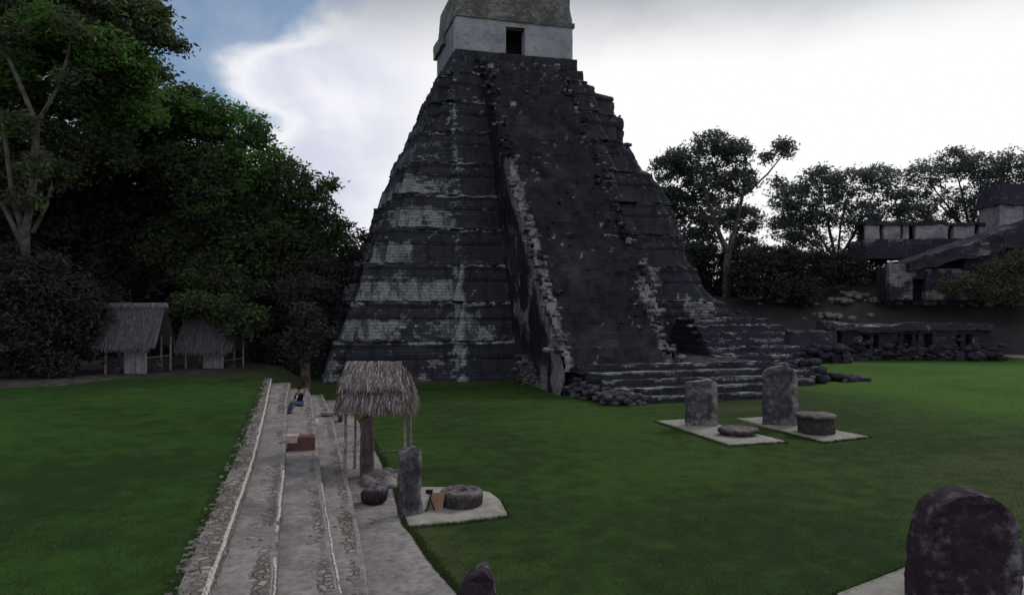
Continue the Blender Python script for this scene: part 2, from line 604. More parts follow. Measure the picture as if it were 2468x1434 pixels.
# ------------------------------------------------------------------ ground
EDGE = {}


def edge(name, pts, z):
    w_ = sorted([at_z(px, py, z) for px, py in pts], key=lambda q: q[1])
    ys = np.array([q[1] for q in w_])
    xs = np.array([q[0] for q in w_])
    sl = (xs[1] - xs[0]) / (ys[1] - ys[0])
    ys = np.concatenate([[ys[0] - 6, ], ys])
    xs = np.concatenate([[xs[0] - 6 * sl * 0.6], xs])
    EDGE[name] = (ys, xs, z)


ZL, ZA, ZB, ZC_, ZD = 1.30, 1.30, 1.02, 0.70, 0.36
edge('L', [(425, 1434), (480, 1300), (540, 1170), (590, 1050), (632, 950), (648, 905)], ZL)
edge('A', [(500, 1434), (553, 1280), (611, 1110), (640, 990), (657, 905)], ZA)
edge('B', [(663, 1434), (672, 1280), (685, 1142), (690, 1040), (692, 960), (703, 912)], ZB)
edge('C', [(825, 1434), (798, 1290), (773, 1142), (762, 1040), (752, 960), (738, 923)], ZC_)
edge('D', [(890, 1434), (868, 1290), (847, 1191), (822, 1090), (800, 1000), (772, 938)], ZD)
edge('E', [(1112, 1434), (1050, 1368), (1003, 1300), (972, 1262), (950, 1180), (915, 1100), (862, 1010), (800, 948)], 0.02)


def ex(name, y):
    ys, xs, z = EDGE[name]
    return np.interp(y, ys, xs)


YEND = 50.5
# plaza sheet, out to the horizon; finer near the camera so the worn-grass and sunlit attribute has room
mb = MB()
gx = np.unique(np.concatenate([[-1500, -600, -250, -120], np.arange(-60, 121, 1.5), [160, 250, 600, 1500]]))
gy = np.unique(np.concatenate([[-1500, -500, -150, -50], np.arange(-12, 121, 1.5), [160, 250, 600, 1500]]))
X, Y = np.meshgrid(gx, gy, indexing='ij')
P = np.stack([X.ravel(), Y.ravel(), np.zeros(X.size)], 1)
dpav = P[:, 0] - ex('E', np.clip(P[:, 1], 8, 50))
wr = 0.62 * np.exp(-np.clip(dpav, 0, 99) / 2.2) * sstep(P[:, 1], 34, 24)
wr = np.maximum(wr, 0.75 * np.exp(-((P[:, 0] - 25.5) ** 2 / 30 + (P[:, 1] - 38) ** 2 / 6)))
wr = np.maximum(wr, 0.55 * sstep(P[:, 1], 50, 57) * sstep(P[:, 0], 22, 15) * (P[:, 0] > 1))
wr = np.maximum(wr, 0.42 * np.exp(-((P[:, 0] - 24) ** 2 / 60 + (P[:, 1] - 20) ** 2 / 30)))
sunlit = sstep(P[:, 0], 26, 44) * sstep(P[:, 1], 75, 50) * sstep(P[:, 1], 18, 34)  # greener, brighter grass at far right, its sunlight put into the colour
wr = np.maximum(wr, 0.55 * np.exp(-((P[:, 0] - 27) ** 2 / 40 + (P[:, 1] - 22) ** 2 / 14)))
wr = np.where(wr < 0.2, wr - 0.9 * sunlit, wr)
mb.grid(P.reshape(len(gx), len(gy), 3), wr)
tag(mb.build('plaza_lawn', M['lawn']), kind='structure')

# raised lawn on the left
mb = MB()
ys = np.concatenate([[-60, -20], np.arange(-8, 50.6, 0.8), np.arange(51, 95, 1.5), [110, 140, 200]])
offs = np.array([0, 0.25, 0.6, 1.2, 2, 3, 4.2, 6, 8, 11, 15, 20, 26, 34, 45, 60, 90, 140, 220])
rows, att = [], []
for y in ys:
    inside = y <= YEND
    x0 = ex('L', min(y, YEND)) if inside else 1.2 + 0.15 * math.sin(y)
    zz = np.full(len(offs), ZL - 0.02) if inside else (ZL - 0.02) * sstep(offs, 0, 2.6) - 0.02 * (offs == 0)
    px = x0 - offs
    und = 0.10 * (fbm(np.stack([px, np.full(len(px), y), px * 0], 1), 0.25, 2, 3) - 0.5) * sstep(offs, 0.3, 2)
    rows.append(np.stack([px, np.full(len(px), y), zz + und], 1))
    a = 0.45 * np.exp(-offs / 0.7) + 0.75 * sstep(np.full(len(offs), y), 46, 54) + 0.5 * sstep(px, -22, -34)
    att.append(a)
mb.grid(np.array(rows), np.array(att), flip=False)
low = np.array(rows)[:, 0].copy()
lo2 = low.copy()
lo2[:, 2] = -0.3
mb.grid(np.stack([lo2, low], 1), 0.3)
tag(mb.build('terrace_lawn', M['lawn_left']), kind='structure')

# gravel path on the far right
mb = MB()
p0, p1, p2, p3 = at_z(2392, 858, 0), at_z(2700, 884, 0), at_z(2900, 868, 0), at_z(2400, 852, 0)
mb = MB()


def lerp4(u, v, ww):
    a = np.outer(1 - u, p0) + np.outer(u, p1)
    b_ = np.outer(1 - u, p3) + np.outer(u, p2)
    q = a * (1 - v)[:, None] + b_ * v[:, None]
    q[:, 2] = 0.004 + ww * 0.03
    return q


mb.box(lerp4, (30, 4, 1), 0.01, 1.0)
tag(mb.build('gravel_path', M['slab']), kind='structure')
# bare earth at the edge of the wood on the left
mb = MB()
q = [at_z(-200, 945, ZL), at_z(120, 935, ZL), at_z(330, 908, ZL), at_z(560, 898, ZL), at_z(640, 888, ZL), at_z(560, 868, ZL), at_z(200, 872, ZL), at_z(-200, 885, ZL)]
c = np.mean(q, 0)
ring = np.array([np.array(q[i]) * (1 - t) + np.array(q[(i + 1) % 8]) * t for i in range(8) for t in np.linspace(0, 1, 8, endpoint=False)])
rings = np.array([c + (ring - c) * s for s in (1.0, 0.8, 0.5, 0.2, 0.02)])
rr = rough(rings.reshape(-1, 3), 0.7, 0.5, 5.0)
rr[:, 2] = ZL + 0.07
rr[:len(ring), 2] = ZL - 0.12
mb.grid(rr.reshape(rings.shape), 0.0, wrap=True)
M['earth'] = plain('bare_earth', (0.058, 0.052, 0.052), 0.95, 0.4, 1.5)
tag(mb.build('bare_earth', M['earth']), kind='structure')

# ------------------------------------------------------------------ terrace steps
steps = thing('stone_staircase', 'long flight of low worn stone steps running beside the left lawn towards the pyramid', 'steps')
ysteps = np.arange(4, YEND + 0.01, 0.28)
NC = 15


def tread(lname, rname, z, zlow, seed, yend):
    mb = MB()
    yy = ysteps[ysteps <= yend]
    xl, xr = ex(lname, yy) - (0.02 if lname != 'L' else 0.0), ex(rname, yy)
    wob = 0.032 * (fbm(np.stack([yy, yy * 0, yy * 0 + seed], 1), 2.2, 3, seed) - 0.5) * 2
    xr = xr + wob
    U = np.concatenate([np.linspace(0, 0.78, 8), 1 - np.array([0.16, 0.11, 0.075, 0.065, 0.02, 0.0])])
    X = xl[:, None] * (1 - U) + xr[:, None] * U
    Yg = np.repeat(yy[:, None], len(U), 1)
    P = np.stack([X, Yg, np.full_like(X, z)], -1).reshape(-1, 3)
    dist = (xr[:, None] - X).ravel()
    nf = fbm(P, 0.55, 3, seed)
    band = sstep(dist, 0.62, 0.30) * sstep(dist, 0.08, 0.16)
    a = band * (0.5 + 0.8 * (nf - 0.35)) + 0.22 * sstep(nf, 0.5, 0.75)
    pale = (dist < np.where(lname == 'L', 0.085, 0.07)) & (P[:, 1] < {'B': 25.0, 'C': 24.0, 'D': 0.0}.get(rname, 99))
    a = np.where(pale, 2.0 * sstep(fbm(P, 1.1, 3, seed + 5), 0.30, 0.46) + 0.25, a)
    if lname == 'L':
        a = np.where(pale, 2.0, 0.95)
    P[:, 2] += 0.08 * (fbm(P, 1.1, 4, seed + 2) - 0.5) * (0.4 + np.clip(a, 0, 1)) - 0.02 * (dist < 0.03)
    if lname == 'L':
        P[:, 2] += 0.07 * (fbm(P, 3.0, 2, 8.0) - 0.5)
        a = np.where(pale, 2.0, 0.45 + 0.6 * U[None, :].repeat(len(yy), 0).ravel())
    mb.grid(P.reshape(len(yy), len(U), 3), a, flip=True)
    top = P.reshape(len(yy), len(U), 3)[:, -1]
    rows = []
    for t in (0, 0.35, 0.7, 1.0):
        r_ = top.copy()
        r_[:, 2] = top[:, 2] * (1 - t) + (zlow - 0.06) * t
        r_[:, 0] += 0.03 * t + 0.06 * (fbm(r_, 2.0, 2, seed + 9) - 0.5) * (t > 0)
        rows.append(r_)
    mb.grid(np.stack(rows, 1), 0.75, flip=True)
    # far end wall
    endtop = P.reshape(len(yy), len(U), 3)[-1]
    e2 = endtop.copy()
    e2[:, 2] = -0.05
    mb.grid(np.stack([endtop, e2], 0), 0.8)
    return mb.build('step', M['pave'], steps)


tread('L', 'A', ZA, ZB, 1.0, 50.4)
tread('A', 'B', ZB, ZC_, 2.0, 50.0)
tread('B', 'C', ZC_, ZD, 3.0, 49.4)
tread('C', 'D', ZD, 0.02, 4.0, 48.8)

# paved apron at the foot of the steps
mb = MB()
yy = ysteps[ysteps <= 48.0]
U = np.linspace(0, 1, 14)
xl, xr = ex('D', yy) - 0.02, ex('E', yy) + 0.10 * (fbm(np.stack([yy, yy * 0, yy * 0], 1), 1.1, 3, 21) - 0.5)
X = xl[:, None] * (1 - U) + xr[:, None] * U
P = np.stack([X, np.repeat(yy[:, None], 14, 1), np.full_like(X, 0.05)], -1).reshape(-1, 3)
nf = fbm(P, 0.6, 3, 9)
dE = (xr[:, None] - X).ravel()
a = 0.22 * sstep(nf, 0.45, 0.7) + 0.55 * sstep(dE, 1.15, 0.9) * sstep(dE, 0.5, 0.65) * sstep(nf, 0.35, 0.5)
a = np.maximum(a, 0.6 * sstep(P[:, 1], 22.5, 24.5) * sstep(nf, 0.3, 0.5))
P[:, 2] += 0.04 * (nf - 0.5)
P.reshape(len(yy), 14, 3)[:, -1, 2] = -0.02
mb.grid(P.reshape(len(yy), 14, 3), a, flip=True)
tag(mb.build('paved_apron', M['pave']), kind='structure')

# loose rubble along the top edge of the steps
mb = MB()
for i in range(620):
    y = 9.5 + 41 * random.random() ** 1.25
    xa, xl = float(ex('A', y)), float(ex('L', y))
    t = random.betavariate(1.6, 1.2)
    x = xa - 0.12 - t * (xa - xl + 0.08)
    s = random.uniform(0.025, 0.075) * (1.2 - 0.4 * t)
    mb.rock((x, y, ZL - s * 0.3), (s * random.uniform(0.8, 1.6), s * random.uniform(0.8, 1.6), s * 0.7), seed=i * 0.7, n=5)
for nm, z in (('B', ZB), ('C', ZC_), ('D', ZD)):
    for i in range(60):
        y = 9.5 + 39 * random.random() ** 1.2
        x = float(ex(nm, y)) - random.uniform(0.12, 0.6)
        s = random.uniform(0.02, 0.05)
        mb.rock((x, y, z + s * 0.1), (s * random.uniform(0.9, 1.8), s * random.uniform(0.9, 1.8), s * 0.6), seed=i * 0.9 + z, n=5)
tag(mb.build('loose_rubble', M['rubble']), 'loose grey rubble stones scattered along the worn edges of the steps', 'rubble', kind='stuff')

# ------------------------------------------------------------------ the pyramid
XC, HW0, HW8 = 21.0, 18.5, 8.2
YF0, YF8, YB0, YB8 = 57.5, 68.4, 90.0, 81.8
ZTOP = 30.3
TH = 3.06
pyr = thing('temple_pyramid', 'tall blackened stone step pyramid with a steep central stairway and small temple on top', 'pyramid')


def foot(k, o):
    t = k / 8.0
    hw = HW0 + (HW8 - HW0) * t
    f = YF0 + (YF8 - YF0) * t
    b_ = YB0 + (YB8 - YB0) * t
    L, Rr = XC - hw - o, XC + hw + o
    cl = min(12.3 + 1.5 * t, 20) - o
    cr = 2 * XC - cl
    f -= o
    b_ += o
    pj = 0.55 + 0.3 * (1 - t)
    L2 = L + 1.1
    return [(L2, f), (cl, f), (cl, f - pj), (cr, f - pj), (cr, f), (Rr - 1.1, f), (Rr - 1.1, f + 0.9), (Rr, f + 0.9), (Rr, b_), (L, b_), (L, f + 0.9), (L2, f + 0.9)]


def resample(poly, counts=None, seg=0.34):
    n = len(poly)
    if counts is None:
        counts = [max(1, int(math.dist(poly[i], poly[(i + 1) % n]) / seg)) for i in range(n)]
    out = []
    for i in range(n):
        a, b_ = np.array(poly[i]), np.array(poly[(i + 1) % n])
        for t in np.arange(counts[i]) / counts[i]:
            out.append(a * (1 - t) + b_ * t)
    return np.array(out), counts


LEFT_W = [0.20, 0.85, 0.75, 0.56, 0.66, 0.60, 0.30, 0.18, 0.12]


def tier_wear_lit(P, k, zb):
    x, y, z = P.T
    fz = (z - zb) / TH
    low = sstep(fz, 0.02, 0.08) * sstep(fz, 0.62, 0.46)
    big = fbm(np.stack([x, z * 0, z * 0 + k * 7.7], 1), 0.30, 3, 4.0 + k)
    patch = fbm(P, 0.8, 3, 9.0)
    left = (x < 12.9)
    wv = np.where(left, LEFT_W[k] * low * sstep(big, 0.30, 0.52) * (0.65 + 0.7 * patch), 0.0)
    if k == 0:
        wv = np.maximum(wv, left * 0.5 * sstep(x, 4.2, 2.2) * sstep(fz, 0.9, 0.5))
    if k in (1, 2):
        wv = np.maximum(wv, left * 0.80 * low * sstep(x, 10.5, 6.0) * sstep(patch, 0.18, 0.45))
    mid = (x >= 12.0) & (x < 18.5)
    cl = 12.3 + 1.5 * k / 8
    cor = sstep(np.abs(x - cl), 0.95, 0.2) * np.array([0.85, 0.95, 0.8, 0.5, 0.4, 0.45, 0.5, 0.65, 0.4])[k] * (x > cl - 0.1) * sstep(patch, 0.25, 0.5)  # pale corner strip: bright stone, with its lit edge painted in
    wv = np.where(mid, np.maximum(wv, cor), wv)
    if k == 1:
        wv = np.where(mid, np.maximum(wv, 0.65 * sstep(x, 16.4, 14.6) * sstep(fz, 0.9, 0.6) * sstep(patch, 0.3, 0.6)), wv)
    lip = sstep(fz, 0.90, 0.97) * sstep(big, 0.33, 0.5)
    wv = np.maximum(wv, 0.72 * lip * (mid | (left & (k == 0))))
    lip2 = sstep(np.abs(fz - 0.56), 0.055, 0.02) * sstep(big, 0.40, 0.55) * (k > 1)
    wv = np.maximum(wv, 0.55 * lip2 * left)
    spots = sstep(fbm(P, 2.4, 2, 31.0), 0.66, 0.78)
    wv = np.maximum(wv, (0.40 + 0.2 * (k > 5)) * spots)
    wv = np.where(left, wv + 0.16 * sstep(patch, 0.35, 0.6) + 0.10 * sstep(x, 12.0, 6.0), wv)
    right = x > 24
    wv = np.where(right, np.maximum(wv, 0.60 * sstep(fbm(P, 0.55, 3, 55.0), 0.54, 0.68) * (0.5 + 0.5 * (k < 3))), wv)
    return wv


PROF = [(0.0, 0.42), (0.06, 0.40), (0.08, 0.30), (0.2, 0.20), (0.32, 0.09), (0.44, -0.02), (0.49, -0.06), (0.50, -0.12), (0.55, -0.16),
        (0.57, -0.10), (0.68, -0.18), (0.8, -0.30), (0.89, -0.40), (0.90, -0.37), (0.96, -0.42), (1.0, -0.58), (1.0, -0.9), (1.0, -1.9)]
for k in range(9):
    mb = MB()
    zb = k * TH
    _, cnt = resample(foot(k, 0))
    rows = []
    for fz, o in PROF:
        pts, _ = resample(foot(k, o), cnt)
        rows.append(np.column_stack([pts, np.full(len(pts), zb + fz * TH)]))
    P0 = np.array(rows)
    shp = P0.shape
    flat = P0.reshape(-1, 3)
    A = tier_wear_lit(flat, k, zb)
    ero = 0.10 + 0.06 * (k > 5)
    P = rough(flat, ero, 1.3, 2.0 + k)
    P = rough(P, 0.075, 4.5, 12.0 + k, 2)
    # worn, slumped upper edges; the right-hand corners are the most ruined
    fz = np.repeat([q[0] for q in PROF], shp[1])
    right = sstep(flat[:, 0], XC + 3, XC + 9)
    slump = sstep(fz, 0.55, 1.0) * (0.25 + 0.55 * right) * sstep(fbm(flat, 0.7, 3, 40.0 + k), 0.42, 0.75)
    cx_, cy_ = XC, 74.0
    dirx, diry = cx_ - flat[:, 0], cy_ - flat[:, 1]
    dl = np.hypot(dirx, diry) + 1e-6
    inner = (np.abs(flat[:, 0] - XC) < 6) & (flat[:, 1] < 70)
    slump = np.where(inner, slump * 0.3, slump)
    P[:, 0] += dirx / dl * slump * 0.7
    P[:, 1] += diry / dl * slump * 0.7
    P[:, 2] -= slump * 0.55
    side = right * (~inner) * (flat[:, 0] > 29)
    bulge = (fbm(flat, 0.16, 2, 77.0) - 0.5) * 3.2 * side + (fbm(flat, 0.5, 2, 78.0) - 0.5) * 1.2 * side
    P[:, 0] += bulge + side * 1.1 * sstep(np.full(len(P), float(k)), 3.2, 6.0) * (0.6 + 0.8 * fbm(flat, 0.3, 2, 75.0))
    lft = sstep(flat[:, 0], XC - 8, XC - 11) * sstep(flat[:, 2], 8, 14)
    P[:, 0] += (fbm(flat, 0.22, 2, 79.0) - 0.5) * 1.6 * lft
    mb.grid(P.reshape(shp), A, wrap=True)
    lipP = P.reshape(shp)[14]
    ledge = P.reshape(shp)[16]
    rk = random.Random(500 + k)
    for i in range(210):
        j = rk.randrange(len(lipP))
        if lipP[j][1] > 76:
            continue
        t_ = rk.random()
        c3 = lipP[j] * (1 - t_) + ledge[j] * t_
        q_ = rk.uniform(0.07, 0.24)
        c3[2] = (zb + TH if c3[2] > zb + TH - 0.4 else c3[2]) + rk.uniform(-0.1, 0.06)
        mb.rock(tuple(c3), (q_ * rk.uniform(1, 1.8), q_ * 1.2, q_ * 0.7), seed=i * 1.7 + k, n=5, A=rk.choice((0.0, 0.0, 0.15, 0.4)))
    mb.build('tier', M['pyramid'], pyr)

# platform under the temple
ZT8 = 9 * TH
YT = 71.0
XL_, XR_ = 15.0, 27.0


def top_wear(P):
    sp = sstep(fbm(P, 1.9, 2, 61.0), 0.60, 0.76)
    return 0.45 * sp * sstep(P[:, 0], 23.5, 16.5) + 0.12 * (P[:, 0] < 19)


mb = MB()
mb.rbox(XL_ - 0.6, XR_ + 0.7, YT - 1.3, 81.6, ZT8 - 0.3, ZT8 + 1.5, 0.35, 0.10, 1.3, 71, top_wear, 0.01)
mb.rbox(XL_ - 0.2, XR_ + 0.3, YT - 0.55, 81.3, ZT8 + 1.4, ZTOP, 0.35, 0.08, 1.3, 72, top_wear, 0.004)
mb.build('temple_platform', M['pyramid'], pyr)

# the temple: front wall in two pieces beside the doorway, side and back walls, lintel
WT = ZTOP + 3.35
DX0, DX1, DZ = 20.0, 21.95, 2.85


def pl_wear(P):
    return 0.25 * (fbm(P, 0.7, 3, 81.0) - 0.5) - 0.35 * sstep(P[:, 2], ZTOP + 0.35, ZTOP)


wall = MB()
wall.rbox(XL_, DX0, YT, YT + 1.2, ZTOP - 0.05, WT, 0.4, 0.035, 1.2, 81, pl_wear)
wall.rbox(DX1, XR_, YT, YT + 1.2, ZTOP - 0.05, WT, 0.4, 0.035, 1.2, 82, pl_wear)
wall.rbox(DX0 - 0.02, DX1 + 0.02, YT + 0.02, YT + 1.18, ZTOP + DZ, WT - 0.003, 0.4, 0.02, 1.2, 83, pl_wear)
wall.rbox(XL_ + 0.01, XL_ + 1.3, YT + 1.2, 80.6, ZTOP - 0.05, WT - 0.01, 0.4, 0.03, 1.2, 84, lambda P: pl_wear(P) - 0.35)
wall.rbox(XR_ - 1.3, XR_ - 0.01, YT + 1.2, 80.6, ZTOP - 0.05, WT - 0.01, 0.4, 0.03, 1.2, 85, lambda P: pl_wear(P) - 0.35)
wall.rbox(XL_ + 0.02, XR_ - 0.02, 80.6, 81.2, ZTOP - 0.05, WT - 0.02, 0.6, 0.03, 1.2, 86)
wall.build('temple_wall', M['plaster'], pyr)
dr = MB()
dr.rbox(DX0 - 0.3, DX1 + 0.3, YT + 2.6, YT + 2.9, ZTOP - 0.05, WT - 0.2, 0.5, 0.02)
doorway = dr.build('doorway', M['dark'], pyr)  # dark panel inside the opening, the room's shade put into its colour
dr = MB()
dr.rbox(DX0 - 0.15, DX1 + 0.12, YT + 0.25, YT + 0.55, ZTOP + DZ - 0.2, ZTOP + DZ + 0.02, 0.4, 0.01)
dr.build('lintel', M['bark'], doorway)
cor = MB()


def comb_wear(P):
    return 0.3 * (fbm(P, 0.5, 3, 91.0) - 0.5)


cor.rbox(XL_ - 0.12, XR_ + 0.18, YT - 0.14, 81.4, WT, WT + 0.45, 0.4, 0.07, 1.2, 91, comb_wear)
cor.rbox(XL_ + 0.05, XR_ - 0.05, YT + 0.0, 81.0, WT + 0.4, WT + 3.6, 0.45, 0.12, 0.9, 92, comb_wear, 0.045)
cor.rbox(XL_ - 0.35, XL_ + 1.2, YT + 5.0, 81.6, WT - 1.1, WT + 0.3, 0.4, 0.12, 1.0, 93, comb_wear, 0.05)
cor.build('cornice', M['comb'], pyr)
rc = MB()
rc.rbox(XL_ + 1.5, XR_ - 1.5, 76.0, 80.0, WT + 3.4, WT + 7.5, 0.6, 0.2, 0.7, 95, comb_wear, 0.12)
rc.rbox(XL_ + 2.4, XR_ - 2.4, 76.5, 79.4, WT + 7.3, WT + 11.5, 0.6, 0.25, 0.7, 96, comb_wear, 0.2)
rc.build('roof_comb', M['comb'], pyr)

# stairway
SX0, SX1 = 17.0, 25.3
SY0, SZ0, SY1, SZ1 = 46.2, 1.6, 69.6, 29.2
NS = 56
mb = MB()
xs = np.linspace(SX0, SX1, 27)
prof = []
for i in range(NS):
    y0 = SY0 + (SY1 - SY0) * i / NS
    y1 = SY0 + (SY1 - SY0) * (i + 1) / NS
    z0 = SZ0 + (SZ1 - SZ0) * i / NS
    z1 = SZ0 + (SZ1 - SZ0) * (i + 1) / NS
    prof += [(y0, z0), (y0 + 0.04, z1 - 0.02), (y0 + 0.10, z1)]
prof.append((SY1 + 1.5, SZ1))
P0 = np.array([[(x, y, z) for x in xs] for y, z in prof])
flat = P0.reshape(-1, 3)


def stair_wear_lit(P):
    x, y, z = P.T
    n = fbm(P, 0.9, 3, 101.0)
    e1 = sstep(np.abs(x - SX0 - 0.1), 0.9, 0.2) * sstep(z, 20.0, 17.0) * (0.62 + 0.7 * (n - 0.4))  # pale rubble edges, with the light on them painted in
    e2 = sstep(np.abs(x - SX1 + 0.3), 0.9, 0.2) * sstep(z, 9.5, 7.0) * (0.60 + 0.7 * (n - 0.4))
    sp = 0.55 * sstep(fbm(P, 2.6, 2, 103.0), 0.62, 0.74) * sstep(fbm(P, 0.35, 2, 104.0), 0.38, 0.62) + 0.14 * sstep(z, 21, 27)
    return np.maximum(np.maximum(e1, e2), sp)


A = stair_wear_lit(flat)
P = rough(flat, 0.17, 1.3, 105, 4)
worn = sstep(np.abs(flat[:, 0] - (SX0 + SX1) / 2), 4.4, 2.0) * 0.06
P[:, 2] -= worn
edge_ = sstep(np.abs(flat[:, 0] - (SX0 + SX1) / 2), 3.0, 4.1)
P[:, 2] -= edge_ * 0.9 * sstep(fbm(flat, 0.35, 3, 107.0), 0.42, 0.75)
P[:, 0] += edge_ * (fbm(flat, 0.45, 3, 108.0) - 0.5) * 0.9
P[:, 1] += (fbm(flat, 0.3, 3, 109.0) - 0.5) * 0.35
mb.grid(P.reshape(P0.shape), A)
for sx, fl in ((SX0, True), (SX1, False)):
    cy = np.arange(SY0, SY1 + 1.4, 0.4)
    zt = SZ0 + (SZ1 - SZ0) * np.clip((cy - SY0) / (SY1 - SY0), 0, 1) + 0.12
    rows = []
    for t in np.linspace(0, 1, 26):
        zb_ = np.maximum(-0.1, zt - 15.0)
        rows.append(np.stack([np.full(len(cy), sx) + (0.25 if not fl else -0.25) * (1 - t), cy, zb_ * (1 - t) + zt * t], 1))
    Q = np.array(rows)
    fq = Q.reshape(-1, 3)
    ztop = np.tile(zt, 26)
    dep = ztop - fq[:, 2]
    n = fbm(fq, 0.8, 3, 111.0)
    aw = np.where(fl, 0.72 * sstep(dep, 3.0, 1.2) * sstep(ztop, 21, 17) * (0.6 + 0.9 * (n - 0.3)), 0.25 * sstep(dep, 1.5, 0.3))  # pale band under the stair edge, lit side painted into the tone
    ln_ = np.abs(((fq[:, 2] + 0.15) / TH) % 1.0 - 0.5)
    aw = np.maximum(aw, 0.6 * sstep(ln_, 0.44, 0.485) * sstep(fbm(fq, 0.4, 2, 115.0), 0.42, 0.55))
    aw = np.maximum(aw, 0.45 * sstep(fbm(fq, 0.6, 3, 116.0), 0.54, 0.66) * sstep(fq[:, 2], 16, 8))
    aw = np.maximum(aw, 0.55 * sstep(fq[:, 2], 3.2, 0.6) * sstep(fq[:, 1], 60, 55) * sstep(n, 0.3, 0.5) * fl)
    mb.grid(rough(fq, 0.13, 1.2, 113).reshape(Q.shape), aw, flip=not fl)
rk = random.Random(900)
for i in range(520):
    t_ = rk.random()
    sd2 = rk.choice((0, 0, 1, 1, 2))
    x_ = (SX0 + rk.gauss(0.25, 0.35), SX1 + rk.gauss(-0.25, 0.35), rk.uniform(SX0, SX1))[sd2]
    y_, z_ = SY0 + (SY1 - SY0) * t_, SZ0 + (SZ1 - SZ0) * t_
    q_ = rk.uniform(0.08, 0.24) if sd2 < 2 else rk.uniform(0.05, 0.14)
    lightish = (sd2 == 0 and z_ < 18) or (sd2 == 1 and z_ < 8)
    mb.rock((x_, y_ + rk.uniform(-0.2, 0.25), z_ + rk.uniform(-0.05, 0.2)), (q_ * rk.uniform(1, 1.7), q_ * 1.2, q_ * 0.8), seed=i * 1.3, n=5, A=rk.uniform(0.3, 0.7) if lightish else rk.choice((0, 0, 0.1, 0.45)))
mb.build('stairway', M['stair'], pyr)

# broad low steps in front of the stairway, rubble along their left end
def fs_wear(P):
    n = fbm(P, 0.8, 3, 121.0)
    return 0.25 * (n > 0.5) + 0.5 * sstep(n, 0.35, 0.65) * 0.4


NB = 5
for i in range(NB):
    mb = MB()
    y0 = 41.4 + i * 1.0
    z1 = 0.40 * (i + 1)
    x0 = 19.6 - 0.45 * i

    def fwear(P, z1=z1, y0=y0):
        n = fbm(P, 0.5, 3, 121.0 + z1)
        lipw = sstep(P[:, 2], z1 - 0.14, z1 - 0.04) * sstep(P[:, 1], y0 + 0.8, y0 + 0.3)
        return 0.62 * lipw * sstep(n, 0.33, 0.5) + 0.24 * n
    mb.rbox(x0, 30.2 + 0.2 * i, y0, 47.5 if i < NB - 1 else 60.0, -0.1 if i == 0 else z1 - 0.55, z1, 0.3, 0.07, 1.8, 130 + i, fwear)
    mb.build('base_step', M['pyramid'], pyr)
mb = MB()
for i in range(900):
    t = random.random()
    y = 41.0 + 14.5 * t
    x = 19.2 - 1.9 * t + random.gauss(0, 0.55)
    hgt = max(0.05, (0.55 + 1.5 * t) * random.random())
    s = random.uniform(0.09, 0.24)
    mb.rock((x, y, hgt), (s * random.uniform(0.8, 1.5), s * random.uniform(0.8, 1.4), s * 0.75), seed=i * 1.3, n=6)
tag(mb.build('rubble_edge', M['rubble_dark'], pyr), kind='stuff')

# ------------------------------------------------------------------ stepped ruin at the right foot of the pyramid
ruin = thing('stepped_platform', 'low stepped platform of dark rubble masonry at the right foot of the pyramid stairway', 'platform')
mb = MB()
N = 9
for i in range(N):
    y0 = 46.6 + i * 0.95
    z1 = 0.52 * (i + 1)
    x0, x1 = 29.5 + 0.2 * i, 36.6 + 0.28 * i + 0.6 * math.sin(i * 2.1)

    def rw(P, z1=z1, y0=y0):
        n = fbm(P, 0.45, 3, 140.0 + z1)
        return 0.6 * sstep(P[:, 2], z1 - 0.16, z1 - 0.04) * sstep(P[:, 1], y0 + 0.7, y0 + 0.2) * sstep(n, 0.42, 0.58) - 0.12
    mb.rbox(x0, x1, y0, 57.3, -0.1 if i == 0 else z1 - 0.7, z1, 0.32, 0.13, 1.5, 150 + i, rw)
mb.build('masonry', M['ruin'], ruin)
mb = MB()
for i in range(160):
    x, y = random.uniform(37.5, 42.5), random.uniform(47.5, 58)
    s = random.uniform(0.15, 0.4)
    mb.rock((x, y, s * 0.3 + max(0, 41.0 - x) * 0.5 * random.random()), (s * 1.3, s, s * 0.8), seed=i * 2.1, n=6)
for i in range(260):
    y = random.uniform(46.8, 55.5)
    x = random.uniform(30, 37.4)
    s = random.uniform(0.06, 0.2)
    mb.rock((x, y, 0.52 * (int((y - 46.6) / 0.95) + 1) + s * 0.1), (s * 1.5, s, s * 0.8), seed=i * 2.3, n=5, A=random.choice((-0.1, 0.1, 0.3)))
tag(mb.build('fallen_stones', M['ruin'], ruin), kind='stuff')


# ------------------------------------------------------------------ the acropolis on the right
def frame_at(px, py, z=0.0):
    return at_z(px, py, z)


acro_rot = -YAW - R(3)
o_ = at_z(2212, 868, 0)
gal = thing('ruined_gallery', 'long low ruined stone gallery with dark doorways at the far edge of the bright lawn', 'ruin', o_, acro_rot)
mb = MB()


def gw(P):
    n = fbm(P, 0.5, 3, 161.0)
    return 0.3 * sstep(n, 0.4, 0.65) - 0.15


